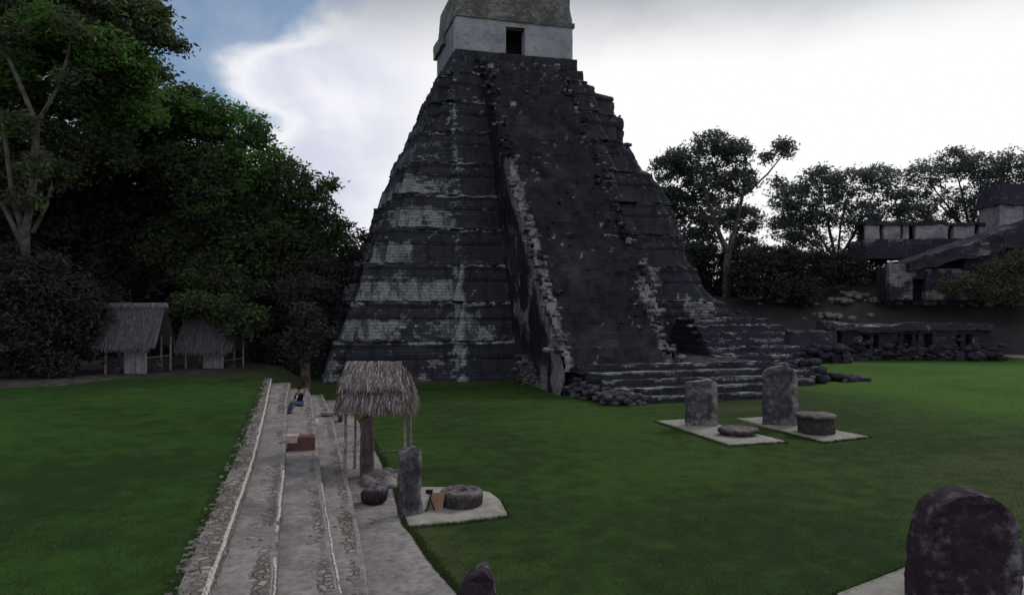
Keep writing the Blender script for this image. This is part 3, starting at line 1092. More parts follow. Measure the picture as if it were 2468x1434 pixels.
mb.rbox(-8.2, 8.2, 0, 7, -0.2, 0.7, 0.4, 0.12, 1.2, 161, lambda P: 0.35 * sstep(fbm(P, 0.4, 2, 160), 0.4, 0.6))
xx = -7.4
wmb = MB()
piers = []
while xx < 7.4:
    wp = random.choice((0.5, 0.8, 1.3, 2.2, 3.0)) * random.uniform(0.8, 1.2)
    piers.append((xx, xx + wp))
    xx += wp + random.uniform(0.3, 0.9)
for i, (a, b_) in enumerate(piers):
    wmb.rbox(a, b_, 0.6 + random.uniform(-0.15, 0.2), 1.5, 0.6, 2.75, 0.25, 0.32, 1.1, 170 + i, gw)
wmb.rbox(-7.6, 7.5, 0.5, 1.7, 2.7, 3.15, 0.35, 0.1, 1.4, 190, gw)
wmb.rbox(-7.4, 7.3, 1.7, 2.1, 0.6, 2.9, 0.4, 0.05, 1.4, 191, lambda P: P[:, 0] * 0 - 0.4)
for i in range(330):
    x = random.uniform(-8.6, 8.6)
    q_ = random.uniform(0.1, 0.38)
    mb.rock((x, random.uniform(-0.9, 0.7), random.uniform(0.0, 0.75) + (1.4 * random.random() if i % 3 == 0 else 0)), (q_ * 1.4, q_, q_ * 0.8), seed=i * 2.9, n=6)
mb.build('plinth', M['ruin'], gal)
wmb.build('wall', M['ruin'], gal)
mb = MB()
mb.rbox(-8.3, 7.9, 0.1, 6.4, 2.95, 3.6, 0.25, 0.5, 0.6, 192, lambda P: 0.25 * sstep(fbm(P, 0.5, 2, 3), 0.45, 0.6), 0.03)
mb.build('roof', M['ruin'], gal)
# sloping rubble wings at the gallery's left end
rw_ = thing('rubble_bank', 'sloping bank of broken masonry between the stepped platform and the ruined gallery', 'ruin', at_z(1985, 874, 0), acro_rot)
mb = MB()
mb.rbox(-3.8, 2.2, 0, 6, -0.2, 3.0, 0.3, 0.35, 0.9, 201, gw, 0.35)
for i in range(120):
    x = random.uniform(-4.3, 2.4)
    s = random.uniform(0.14, 0.4)
    mb.rock((x, random.uniform(-0.7, 1.6), random.uniform(0.0, 1.6)), (s * 1.4, s, s * 0.8), seed=i * 1.9, n=6)
mb.build('masonry', M['ruin'], rw_)

# terrain mound behind
M['hill'] = lawnmat('mound_cover', (0.046, 0.044, 0.048), (0.070, 0.066, 0.068), (0.064, 0.050, 0.062), 0.4)
mb = MB()
hx = np.arange(-46, 70, 1.2)
hy = np.arange(0, 60, 1.2)
HX, HY = np.meshgrid(hx, hy, indexing='ij')
Hq = np.stack([HX.ravel(), HY.ravel(), np.zeros(HX.size)], 1)
hh = 6.6 * sstep(HY.ravel(), 0, 11) + 4.0 * sstep(HX.ravel(), -4, 12) * sstep(HY.ravel(), 7, 22)
hh *= sstep(HX.ravel(), -46, -30)
hh += (fbm(Hq, 0.3, 3, 211) - 0.5) * 2.0 * sstep(HY.ravel(), 0, 5)
Hq[:, 2] = hh - 0.3
ho = at_z(2100, 866, 0)
ang = acro_rot
c_, s_ = math.cos(ang), math.sin(ang)
W = np.stack([ho[0] + c_ * Hq[:, 0] - s_ * (Hq[:, 1] + 5.5), ho[1] + s_ * Hq[:, 0] + c_ * (Hq[:, 1] + 5.5), Hq[:, 2]], 1)
mb.grid(W.reshape(len(hx), len(hy), 3), 0.3)
tag(mb.build('mound_hill', M['hill'], smooth=True), kind='structure')

mb = MB()
kk = 0
for cl_ in ((2075, 690, 80, 0.8), (2060, 725, 79, 0.7), (2160, 612, 90, 0.9), (2180, 655, 88, 0.9), (2030, 745, 78, 0.8), (2120, 735, 80, 1.5), (2240, 745, 82, 2.0), (2380, 740, 82, 2.0), (1900, 740, 80, 2.0), (2020, 770, 79, 1.5)):
    for i in range(26):
        for dd in np.arange(74, 112, 0.5):
            X_, Y_, Zr = at_d(cl_[0] + random.gauss(0, 16 * cl_[3]) * 0, cl_[1], dd)
            lx, ly = c_ * (X_ - ho[0]) + s_ * (Y_ - ho[1]), -s_ * (X_ - ho[0]) + c_ * (Y_ - ho[1]) - 5.5
            if ly < 0:
                continue
            ii, jj = int(np.clip((lx + 46) / 1.2, 0, len(hx) - 1)), int(np.clip(ly / 1.2, 0, len(hy) - 1))
            z_ = float(Hq[ii * len(hy) + jj, 2])
            if z_ > Zr:
                break
        X_ += random.gauss(0, cl_[3])
        Y_ += random.gauss(0, cl_[3] * 0.6)
        z_ += random.uniform(-0.1, 0.5)
        q_ = random.uniform(0.12, 0.4)
        mb.rock((X_, Y_, z_ + 0.1), (q_ * 1.4, q_, q_ * 0.8), seed=kk * 1.1, n=6)
        kk += 1
tag(mb.build('mound_rubble', M['rubble'], smooth=False), 'pale masonry rubble scattered over the dark mound below the palace', 'rubble', kind='stuff')

# middle building with a doorway
o_ = at_d(2215, 712, 88)
mid = thing('ruined_chamber', 'small ruined stone chamber with one dark doorway under a sloping dark roof on the mound', 'ruin', (o_[0], o_[1], o_[2] - 0.5), acro_rot)
wl = MB()
pale = lambda P: 0.45 * sstep(fbm(P, 0.6, 3, 221), 0.35, 0.6)
wl.rbox(-3.4, -0.75, 0, 0.9, 0, 4.2, 0.3, 0.10, 1.4, 221, pale)
wl.rbox(0.75, 5.5, 0, 0.9, 0, 3.6, 0.3, 0.10, 1.4, 222, pale)
wl.rbox(-0.8, 0.8, 0.05, 0.85, 2.4, 3.6, 0.3, 0.05, 1.4, 223, pale)
wl.rbox(-3.3, 14.0, 3.4, 3.8, 0, 4.0, 0.6, 0.05, 1.4, 224)
wl.box(lambda u, v, ww: np.stack([5.3 + 9.0 * u, 0.3 + 3.2 * v, ww * (3.9 + (6.9 + 9.0 * u) / 16.0 * 3.6)], 1), (20, 4, 12), 0.15, 1.0, 227)
wl.box(lambda u, v, ww: np.stack([-3.0 + 9.0 * u, 2.4 + 1.0 * v, ww * (3.9 + np.clip(-1.4 + 9.0 * u, 0, 9) / 16.0 * 3.6)], 1), (20, 2, 12), 0.1, 1.0, 228)
wl.build('wall', M['ruin'], mid)
rf = MB()


def roof_fn(u, v, ww):
    x = -1.6 + u * 16.0
    lift = u * 3.6
    return np.stack([x, -1.2 + v * 6.0, 3.3 + lift + ww * (1.1 + 1.6 * u)], 1)


rf.box(roof_fn, (60, 16, 8), 0.45, 0.8, 225, lambda P: 0.3 * sstep(fbm(P, 0.5, 3, 226), 0.5, 0.65) - 0.1)
rf.build('roof', M['ruin'], mid)

# upper palace
o_ = at_d(2265, 575, 96)
up = thing('ruined_palace', 'long pale upper palace wall with dark openings high on the mound at right', 'ruin', (o_[0], o_[1], o_[2] - 2.6), acro_rot)
mb = MB()
mb.rbox(-9.5, 9, -0.8, 5.5, 0, 2.5, 0.4, 0.12, 1.2, 231, lambda P: 0.35 * sstep(P[:, 2], 1.4, 2.2) * sstep(fbm(P, 0.6, 2, 7), 0.4, 0.55))
mb.build('plinth', M['ruin'], up)
wl = MB()
for i, (a, b_) in enumerate(((-9.2, -7.6), (-7.0, -5.0), (-4.6, -3.9), (-3.0, 1.0), (1.7, 4.4), (5.0, 8.4))):
    wl.rbox(a, b_, 0, 0.9, 2.4, 4.6 - 0.25 * (i % 2), 0.3, 0.2, 1.1, 232 + i, lambda P: 0.35 * sstep(fbm(P, 0.5, 2, 8), 0.3, 0.5))
wl.build('wall', M['whitewash'], up)
bk = MB()
bk.rbox(-9.0, 8.5, 2.6, 3.2, 2.4, 4.3, 0.6, 0.06, 1.3, 240)
bk.rbox(-9.4, 8.8, -0.2, 3.4, 4.3, 4.75, 0.3, 0.42, 0.7, 241)
bk.build('roof', M['ruin'], up)
o_ = at_d(2475, 560, 92)
tw = thing('palace_tower', 'tall grey tower block of the palace cut by the right edge of the photo', 'ruin', (o_[0], o_[1], o_[2] - 7.0), acro_rot)
mb = MB()
mb.rbox(-3.6, 7, 0, 6, 0, 7.2, 0.4, 0.15, 1.1, 251, lambda P: P[:, 2] * 0 + 0.0, 0.02)
mb.build('plinth', M['ruin'], tw)
mb = MB()
mb.rbox(-3.0, -0.2, 0.4, 5, 7.1, 10.6, 0.4, 0.10, 1.1, 252, lambda P: P[:, 2] * 0 + 0.1)
mb.rbox(0.5, 6, 0.4, 5, 7.1, 10.6, 0.4, 0.10, 1.1, 253, lambda P: P[:, 2] * 0 + 0.1)
mb.build('wall', M['whitewash'], tw)
mb = MB()
mb.rbox(-3.3, 6.4, 0.0, 5.4, 10.4, 13.0, 0.4, 0.2, 1.0, 254, None, 0.14)
mb.build('roof', M['ruin'], tw)


# ------------------------------------------------------------------ stelae, altars, slabs
def slab(label, pts, z=0.06, seed=0.0):
    q = [np.array(at_z(px, py, 0)) for px, py in pts]
    n = len(q)
    ring = np.array([q[i] * (1 - t) + q[(i + 1) % n] * t for i in range(n) for t in np.linspace(0, 1, 8, endpoint=False)])
    c = ring.mean(0)
    mb = MB()
    rows = []
    for s, zz in ((1.0, -0.05), (1.0, z), (0.985, z + 0.012), (0.6, z + 0.015), (0.25, z + 0.015), (0.01, z + 0.015)):
        r_ = c + (ring - c) * s
        r_[:, 2] = zz
        rows.append(r_)
    rows = np.array(rows)
    P = rough(rows.reshape(-1, 3), 0.03, 1.2, seed)
    P[:, 2] = rows.reshape(-1, 3)[:, 2] + 0.02 * (fbm(P, 1.5, 2, seed) - 0.5)
    mb.grid(P.reshape(rows.shape), 0.0, wrap=True, flip=False)
    o = mb.build('stone_slab', M['slab'])
    return tag(o, label, 'stone slab')


slab('pale slab under the left stela and its flat altar on the plaza lawn', [(1580, 1017), (1672, 1011), (1896, 1067), (1758, 1076)], 0.06, 1)
slab('pale slab under the tall right stela and its drum altar on the plaza lawn', [(1776, 1011), (1842, 1007), (2096, 1055), (1986, 1068)], 0.06, 2)
slab('pale round-cornered slab under the ring altar beside the steps', [(985, 1272), (1100, 1262), (1222, 1246), (1207, 1212), (1180, 1190), (1100, 1178), (1010, 1178), (960, 1215)], 0.07, 3)
slab('pale slab behind the big rounded stela in the near right corner', [(2015, 1436), (2110, 1400), (2195, 1366), (2420, 1372), (2520, 1420), (2400, 1560), (2150, 1560)], 0.06, 4)


def stela(label, loc, rz, wd, th, h, mat, seed, top='round', lean=0.0, wtop=1.0, rad=0.35):
    t = thing('stela', label, 'stela', loc, rz, 'carved stone stelae')
    mb = MB()

    def fn(u, v, ww):
        uu = 2 * u - 1
        k = 1 + (wtop - 1) * ww
        x = uu * wd / 2 * k
        if top == 'round':
            cap = np.sqrt(np.clip(1 - np.abs(uu) ** 2.0, 0, 1))
            hh = h - rad + rad * cap
        elif top == 'slant':
            hh = h - 0.22 * np.clip(0.3 - uu, 0, 2) ** 1.6 - 0.18 * sstep(uu, 0.5, 1.0)
        else:
            hh = h - 0.10 * np.abs(uu) ** 4 + 0.05 * np.sin(3 * uu)
        z = ww * hh
        vv = 2 * v - 1
        y = vv * th / 2 * (1 - 0.12 * ww) * (1 - 0.25 * np.abs(uu) ** 6) + lean * z
        return np.stack([x, y, z], 1)

    def wv(P):
        n = fbm(P, 1.6, 3, seed)
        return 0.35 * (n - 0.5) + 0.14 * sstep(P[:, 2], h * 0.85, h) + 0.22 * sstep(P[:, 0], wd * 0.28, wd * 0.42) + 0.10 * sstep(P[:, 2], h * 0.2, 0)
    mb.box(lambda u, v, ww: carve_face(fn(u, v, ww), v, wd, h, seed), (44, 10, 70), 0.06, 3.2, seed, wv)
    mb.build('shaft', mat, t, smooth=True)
    return t


def carve_face(P, v, wd, h, seed):
    """a worn standing figure and glyph column cut a few centimetres into the face"""
    x, z = P[:, 0] / wd, P[:, 2] / h
    panel = sstep(np.abs(x), 0.43, 0.36) * sstep(z, 0.10, 0.16) * sstep(z, 0.95, 0.86)
    fig = np.maximum(sstep(np.hypot((x - 0.02) / 0.15, (z - 0.70) / 0.13), 1.1, 0.8), sstep(np.maximum(np.abs(x - 0.01) / 0.2, np.abs(z - 0.42) / 0.22), 1.1, 0.85))
    fig = np.maximum(fig, sstep(np.maximum(np.abs(np.abs(x) - 0.09) / 0.06, np.abs(z - 0.19) / 0.1), 1.15, 0.85))
    gly = sstep(np.abs(x + 0.33), 0.09, 0.05) * sstep(np.abs((z * 11) % 1 - 0.5), 0.46, 0.34)
    wear = 0.35 + 0.9 * fbm(P, 2.2, 3, seed + 50)
    d_ = 0.055 * panel * (1 - np.clip(fig + gly, 0, 1)) * wear + 0.02 * panel * fig * (fbm(P * np.array([1, 1, 1.6]), 8.0, 2, seed) - 0.5)
    P = P.copy()
    P[:, 1] += np.where(v < 0.01, d_, 0.0)
    P += 0.03 * np.stack([fbm(P, 7.5, 2, seed + q) - 0.5 for q in range(3)], 1)
    return P


def on(px, py):
    return at_z(px, py, 0.0)


yaw = -YAW
stela('grey rounded stela standing on the left slab on the plaza lawn', on(1690, 1028)[:2] + (0.05,), yaw + R(-8), 1.55, 0.55, 2.25, M['stela'], 3.0, 'flat', 0.02, 0.98)
stela('tall pale-edged stela standing on the right slab beside the drum altar', on(1880, 1026)[:2] + (0.05,), yaw + R(-14), 1.68, 0.6, 2.95, M['stela'], 4.0, 'round', -0.01, 0.97, 0.5)
stela('narrow dark-topped stela at the edge of the steps beside the ring altar', on(988, 1244)[:2] + (0.03,), yaw + R(24), 0.66, 0.42, 1.95, M['stela'], 5.0, 'flat', 0.03, 0.95)
stela('big round-topped mottled stela in the near right corner', at_d(2322, 1434, 15.6)[:2] + (0.0,), yaw + R(6), 2.2, 0.8, 2.42, M['stela_dark'], 6.0, 'round', 0.0, 1.0, 1.25)
stela('dark stela with a broken slanted top cut by the bottom edge of the photo', at_d(1152, 1434, 13.4)[:2] + (0.0,), yaw, 0.92, 0.5, 1.62, M['stela_dark'], 7.0, 'slant', 0.0, 0.60)
stela('reddish-edged stela sheltered under the palm thatch roof', on(884, 1150)[:2] + (0.04,), yaw + R(20), 0.46, 0.36, 2.15, M['rosy'], 8.0, 'flat', 0.0, 1.0)


def altar(label, loc, prof, mat, seed, n=30, amp=0.04, sx=1.0, sy=1.0, feet=0):
    t = thing('altar', label, 'altar', loc, yaw, 'round stone altars')
    mb = MB()
    hmax = max(p[1] for p in prof)
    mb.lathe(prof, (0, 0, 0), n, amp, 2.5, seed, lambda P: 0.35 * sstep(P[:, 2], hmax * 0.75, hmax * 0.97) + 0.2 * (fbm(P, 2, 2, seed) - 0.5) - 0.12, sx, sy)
    mb.build('drum', mat, t, smooth=False)
    if feet:
        for i in range(feet):
            f = MB()
            a = i * 2 * math.pi / feet + 0.4
            f.rock((0.62 * math.cos(a), 0.5 * math.sin(a), 0.08), (0.2, 0.16, 0.12), seed=i + seed, n=6)
            f.build('foot_stone', mat, t)
    return t


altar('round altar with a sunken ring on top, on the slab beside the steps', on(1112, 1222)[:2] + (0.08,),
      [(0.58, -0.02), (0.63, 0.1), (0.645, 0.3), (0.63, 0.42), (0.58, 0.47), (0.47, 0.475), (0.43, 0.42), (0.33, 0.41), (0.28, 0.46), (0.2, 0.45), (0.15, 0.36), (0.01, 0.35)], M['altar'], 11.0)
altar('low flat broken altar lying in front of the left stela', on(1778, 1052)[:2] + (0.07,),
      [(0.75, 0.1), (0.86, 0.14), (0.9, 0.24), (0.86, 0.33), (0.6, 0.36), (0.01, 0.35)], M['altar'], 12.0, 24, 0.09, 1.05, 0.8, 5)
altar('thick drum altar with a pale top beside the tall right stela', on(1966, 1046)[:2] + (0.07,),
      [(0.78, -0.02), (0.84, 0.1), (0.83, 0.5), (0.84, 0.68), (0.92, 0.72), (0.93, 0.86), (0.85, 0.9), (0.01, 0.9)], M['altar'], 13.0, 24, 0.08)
altar('small dark blackened altar on the paving below the thatched shelter', on(902, 1214)[:2] + (0.05,),
      [(0.30, 0.0), (0.42, 0.1), (0.43, 0.32), (0.36, 0.44), (0.2, 0.46), (0.01, 0.42)], M['stela_dark'], 14.0, 22, 0.06)


# ------------------------------------------------------------------ thatch
def strands(mb, surf, n, length, width, sag=0.1, seed=0, tint=(0, 1), lift=0.05):
    """surf(u, v) -> (point, down direction, outward normal); v: 0 ridge .. 1 eave"""
    r_ = np.random.default_rng(seed)
    V, F, A = [], [], []
    for i in range(n):
        u, v = r_.random(), r_.random() ** 0.8
        p, dn, nr = surf(u, v)
        p, dn, nr = np.array(p), np.array(dn), np.array(nr)
        sd_ = np.cross(dn, nr)
        sd_ /= np.linalg.norm(sd_) + 1e-9
        dirv = dn + sd_ * r_.normal(0, 0.22) + nr * r_.normal(0.04, 0.10)
        dirv /= np.linalg.norm(dirv)
        L = length * r_.uniform(0.6, 1.3)
        wd = width * r_.uniform(0.5, 1.4)
        base = p + nr * (lift * r_.random())
        b = len(V)
        mid_ = base + dirv * L * 0.55 + nr * 0.03
        tip = base + dirv * L + np.array([0, 0, -sag * L])
        V += [base - sd_ * wd / 2, base + sd_ * wd / 2, mid_ + sd_ * wd / 2, mid_ - sd_ * wd / 2, tip + sd_ * wd / 5, tip - sd_ * wd / 5]
        F += [(b, b + 1, b + 2, b + 3), (b + 3, b + 2, b + 4, b + 5)]
        tv = np.clip(r_.beta(1.6, 2.0) * (tint[1] - tint[0]) + tint[0], 0, 1)
        A += [tv] * 6
    mb.quads(np.array(V), np.array(F), np.array(A))


def hip_roof(mb, ax, ay, z0, rx, z1, n, length, width, seed, tint=(0, 1), thick=0.12):
    """eave rectangle 2ax x 2ay at z0, ridge from -rx to rx at z1"""
    E = [(-ax, -ay, z0), (ax, -ay, z0), (ax, ay, z0), (-ax, ay, z0)]
    Rg = [(-rx, 0, z1), (rx, 0, z1)]
    faces = [(E[0], E[1], Rg[1], Rg[0]), (E[1], E[2], Rg[1], Rg[1]), (E[2], E[3], Rg[0], Rg[1]), (E[3], E[0], Rg[0], Rg[0])]
    for i, f in enumerate(faces):
        a, b_, c3, d3 = [np.array(q) for q in f]
        U, V = np.meshgrid(np.linspace(0, 1, 9), np.linspace(0, 1, 7), indexing='ij')
        for dz, fl in ((0.0, False), (-thick, True)):
            top = d3 + (c3 - d3) * U[..., None]
            bot = a + (b_ - a) * U[..., None]
            P = top * (1 - V[..., None]) + bot * V[..., None]
            P[..., 2] += dz
            sh = P.shape
            Pq = rough(P.reshape(-1, 3), 0.04, 2.5, seed + i)
            mb.grid(Pq.reshape(sh), 0.22 + 0.3 * fbm(Pq, 2.0, 2, seed), flip=fl)

        def surf(u, v, a=a, b_=b_, c3=c3, d3=d3):
            top = d3 + (c3 - d3) * u
            bot = a + (b_ - a) * u
            dn = bot - top
            dn = dn / np.linalg.norm(dn)
            nr = np.cross(b_ - a, dn)
            nr = -nr / np.linalg.norm(nr)
            if nr[2] < 0:
                nr = -nr
            return top * (1 - v) + bot * v, dn, nr
        area = np.linalg.norm(b_ - a) + np.linalg.norm(c3 - d3)
        strands(mb, surf, int(n * area / (6 * ax)), length, width, 0.12, seed * 7 + i, tint)


sh_loc = at_z(912, 1142, 0.04)
shel = thing('thatched_shelter', 'small open shelter with a shaggy two-layer palm thatch roof on thin posts beside the steps', 'shelter', sh_loc, yaw + R(2))
mb = MB()
hip_roof(mb, 1.22, 1.05, 2.72, 1.02, 3.72, 4600, 0.5, 0.034, 5, (0.0, 0.95))
sroof = mb.build('roof', M['thatch'], shel, attr='tint')
mb = MB()
hip_roof(mb, 1.05, 0.72, 3.35, 0.90, 3.95, 2800, 0.4, 0.032, 9, (0.12, 1.0))
strands(mb, lambda u, v: ((-0.95 + 1.9 * u, 0.0, 4.05), (0.25 * (v - 0.5), (1 if v > 0.5 else -1) * 0.7, -0.7), (0, 0, 1)), 300, 0.45, 0.05, 0.1, 77, (0.3, 1.0))
capo = mb.build('roof_cap', M['thatch'], sroof, attr='tint')
capo.location = (-0.12, 0, 0)
for (x, y) in ((-1.05, -0.85), (1.02, -0.8), (1.05, 0.85), (-1.0, 0.85)):
    mb = MB()
    mb.tube([(x, y, 0), (x + 0.03, y, 1.2), (x * 0.97, y, 2.85)], [0.065, 0.055, 0.05], 8, 0, 0.015, x * 3 + y)
    mb.build('post', M['wood_pole'], shel)
for p_, q_ in (((-1.15, -0.85, 2.68), (1.15, -0.8, 2.7)), ((-1.15, 0.85, 2.68), (1.15, 0.85, 2.68)), ((-1.02, -0.95, 2.74), (-1.0, 0.95, 2.74)), ((1.02, -0.95, 2.74), (1.02, 0.95, 2.74)), ((-0.1, 0.84, 0.62), (1.1, 0.84, 0.66))):
    mb = MB()
    mb.tube([p_, q_], 0.045, 7)
    mb.build('beam', M['wood'], shel)

# pile of stones under the shelter
pl = thing('stone_pile', 'heap of pale broken stones under the right side of the thatched shelter', 'stone pile', at_z(935, 1160, 0.04), yaw)
mb = MB()
for i in range(90):
    a, r_ = random.uniform(0, 6.28), random.random() ** 0.6
    s = random.uniform(0.07, 0.2)
    mb.rock((0.75 * r_ * math.cos(a), 0.9 * r_ * math.sin(a), 0.05 + 0.4 * (1 - r_) * random.random()), (s * 1.3, s, s * 0.8), seed=i * 1.7, n=6)
mb.build('stones', M['rubble'], pl)


def make_hut(label, loc, rz):
    t = thing('thatched_hut', label, 'hut', loc, rz, 'open thatched huts at the edge of the wood')
    mb = MB()
    Lx, Ly, ze, zr = 2.05, 1.7, 2.0, 4.7
    # gabled roof: two slopes, thick
    for sgn in (-1, 1):
        U, V = np.meshgrid(np.linspace(0, 1, 16), np.linspace(0, 1, 12), indexing='ij')
        for dz, fl in ((0.0, sgn > 0), (-0.16, sgn < 0)):
            x = (-Lx + 0.35 * (1 - V)) * (1 - U) + Lx * U
            P = np.stack([x, sgn * Ly * V, zr + (ze - zr) * V + dz], -1)
            Pq = rough(P.reshape(-1, 3), 0.05, 1.8, 5 + sgn)
            mb.grid(Pq.reshape(P.shape), 0.35 + 0.5 * fbm(Pq, 1.2, 3, 3), flip=fl)
        dn = np.array([0, sgn * Ly, ze - zr])
        dn = dn / np.linalg.norm(dn)
        nr = np.array([0, sgn * (zr - ze), Ly])
        nr = nr / np.linalg.norm(nr)
        strands(mb, lambda u, v, sgn=sgn, dn=dn, nr=nr: ((-Lx + 0.35 * (1 - v) + (2 * Lx - 0.3) * u, sgn * Ly * v, zr + (ze - zr) * v), dn, nr), 2000, 0.5, 0.055, 0.02, 31 + sgn, (0.15, 0.95), 0.03)
    hroof = mb.build('roof', M['thatch_old'], t, attr='tint')
    mb = MB()
    strands(mb, lambda u, v: ((-1.8 + 3.9 * u, 0, zr + 0.08), (0.3, -0.6, -0.7), (0, -0.3, 1)), 200, 0.4, 0.10, 0.05, 41, (0.4, 1.0))
    mb.build('ridge_cap', M['thatch_old'], hroof, attr='tint')
    for (x, y) in ((-1.35, -1.3), (1.25, -1.3), (2.0, 0.9), (-1.3, 1.2), (0.45, -1.3), (1.25, 1.2)):
        mb = MB()
        mb.tube([(x, y, 0), (x, y, 2.5)], [0.085, 0.07], 8, 0, 0.02, x)
        mb.build('post', M['wood_pole'], t)
    mb = MB()
    mb.rbox(-0.2, 1.15, -1.18, -1.08, 0.05, 1.85, 0.3, 0.02)
    mb.build('wall_panel', M['whitewash'], t)
    mb = MB()
    mb.rbox(-1.3, -0.5, -1.2, -1.1, 0.05, 1.1, 0.3, 0.02)
    mb.build('half_wall', M['ruin'], t)
    mb = MB()
    mb.rbox(1.3, 1.95, -0.6, -0.5, 0.05, 0.95, 0.3, 0.02)
    mb.build('half_wall', M['ruin'], t)
    mb = MB()
    mb.tube([(-1.5, -1.3, 2.15), (1.5, -1.3, 2.15)], 0.06, 6)
    mb.build('rail', M['wood'], t)
    mb = MB()
    mb.tube([(1.2, -1.3, 1.15), (2.0, 0.9, 1.15)], 0.05, 6)
    mb.build('rail', M['wood'], t)
    return t


l1 = at_z(326, 899, ZL)
hut = make_hut('grey thatched hut with a pale wall panel, left one of the two by the trees', (l1[0], l1[1], ZL - 0.03), yaw + R(3))
l2 = at_z(510, 886, ZL)
copy_thing(hut, (l2[0], l2[1], ZL - 0.55), yaw + R(2), 'shadowed thatched hut half hidden in the trees, right one of the two')

# ------------------------------------------------------------------ small things on the steps
# reddish block
l_ = at_z(728, 1082, ZC_)
rb = thing('stone_block', 'reddish brown block with a pale corner lying across the steps', 'stone block', (l_[0], l_[1], ZC_), yaw + R(10))
mb = MB()
mb.rbox(-0.50, 0.48, -0.3, 0.3, -0.05, 0.5, 0.12, 0.05, 2.5, 301)
mb.build('block', M['redstone'], rb)
mb = MB()
mb.rbox(-0.53, -0.12, -0.34, 0.1, 0.30, 0.58, 0.1, 0.06, 2.5, 302)
mb.build('pale_corner', plain('pale_pink_stone', (0.42, 0.34, 0.34), 0.9, 0.15), rb)
# stone bench by the shelter
l_ = at_z(802, 1016, 0.05)
bn = thing('stone_bench', 'low stone bench with a pale top between the steps and the thatched shelter', 'bench', (l_[0], l_[1], 0.05), yaw)
mb = MB()
mb.rbox(-0.55, 0.55, -0.25, 0.25, 0.36, 0.5, 0.15, 0.02, 2, 311)
mb.build('seat', M['whitewash'], bn)
for x in (-0.4, 0.4):
    mb = MB()
    mb.rbox(x - 0.09, x + 0.09, -0.18, 0.18, 0, 0.37, 0.12, 0.02, 2, 312 + x)
    mb.build('leg', M['stela_dark'], bn)
# bottle
l_ = at_z(763, 1022, ZC_)
bt = thing('water_bottle', 'small white water bottle standing on the steps near the seated person', 'bottle', (l_[0], l_[1], ZC_), 0)
mb = MB()
mb.lathe([(0.01, 0), (0.06, 0), (0.065, 0.03), (0.065, 0.2), (0.05, 0.24), (0.022, 0.27)], n=14)
mb.build('body', M['white'], bt, smooth=True)
mb = MB()
mb.lathe([(0.026, 0.262), (0.028, 0.27), (0.028, 0.31), (0.01, 0.312)], n=12)
mb.build('cap', M['black'], bt, smooth=True)
# board and poles by the ring altar
l_ = at_z(1052, 1228, 0.07)
bd = thing('wooden_board', 'tan wooden board leaning on the left of the ring altar', 'board', (l_[0], l_[1], 0.085), yaw)
mb = MB()
mb.box(lambda u, v, ww: np.stack([-0.22 + 0.40 * u + 0.06 * ww, -0.03 + 0.05 * v + 0.16 * ww, ww * 0.46], 1), (4, 1, 5), 0.01, 3, 320)
mb.build('panel', M['tan'], bd)
mb = MB()
mb.tube([(-0.24, -0.02, 0.0), (-0.18, 0.17, 0.52)], 0.025, 6)
mb.build('batten', M['wood'], bd)
l_ = at_z(1026, 1232, 0.06)
st = thing('folding_stand', 'small stand of crossed black and white poles between the narrow stela and the tan board', 'stand', (l_[0], l_[1], 0.085), yaw)
for (p_, q_, mt) in (((-0.12, 0, 0), (0.14, 0.06, 0.5), 'white'), ((0.02, -0.1, 0), (0.2, 0.05, 0.62), 'black'), ((0.26, 0.02, 0), (0.02, 0.1, 0.6), 'black'), ((-0.02, 0.16, 0), (0.1, 0.05, 0.46), 'white')):
    mb = MB()
    mb.tube([p_, q_], 0.022, 6)
    mb.build('pole', M[mt], st)
mb = MB()
mb.rbox(0.0, 0.2, 0.0, 0.12, 0.5, 0.6, 0.1, 0.01)
mb.build('bracket', M['black'], st)


# ------------------------------------------------------------------ the seated person
def skin_mesh(name, verts, edges_, radii, root, mat, parent, sub=2):
    me = bpy.data.meshes.new(name)
    me.from_pydata(verts, edges_, [])
    o = bpy.data.objects.new(name, me)
    COL.objects.link(o)
    md = o.modifiers.new('skin', 'SKIN')
    for i, r_ in enumerate(radii):
        sv = me.skin_vertices[0].data[i]
        sv.radius = r_ if isinstance(r_, tuple) else (r_, r_)
        sv.use_root = (i == root)
    ss = o.modifiers.new('sub', 'SUBSURF')
    ss.levels = sub
    ss.render_levels = sub
    dg = bpy.context.evaluated_depsgraph_get()
    m2 = bpy.data.meshes.new_from_object(o.evaluated_get(dg))
    bpy.data.objects.remove(o)
    m2.name = name
    for p_ in m2.polygons:
        p_.use_smooth = True
    m2.materials.clear()
    m2.materials.append(mat)
    q_ = bpy.data.objects.new(name, m2)
    COL.objects.link(q_)
    q_.parent = parent
    return q_


l_ = at_z(722, 992, ZC_)
SEAT = ZB - ZC_
pz = thing('person', 'person in a black top and blue jeans sitting on the steps with one arm raised', 'person', (l_[0], l_[1], ZC_), yaw + R(-35))
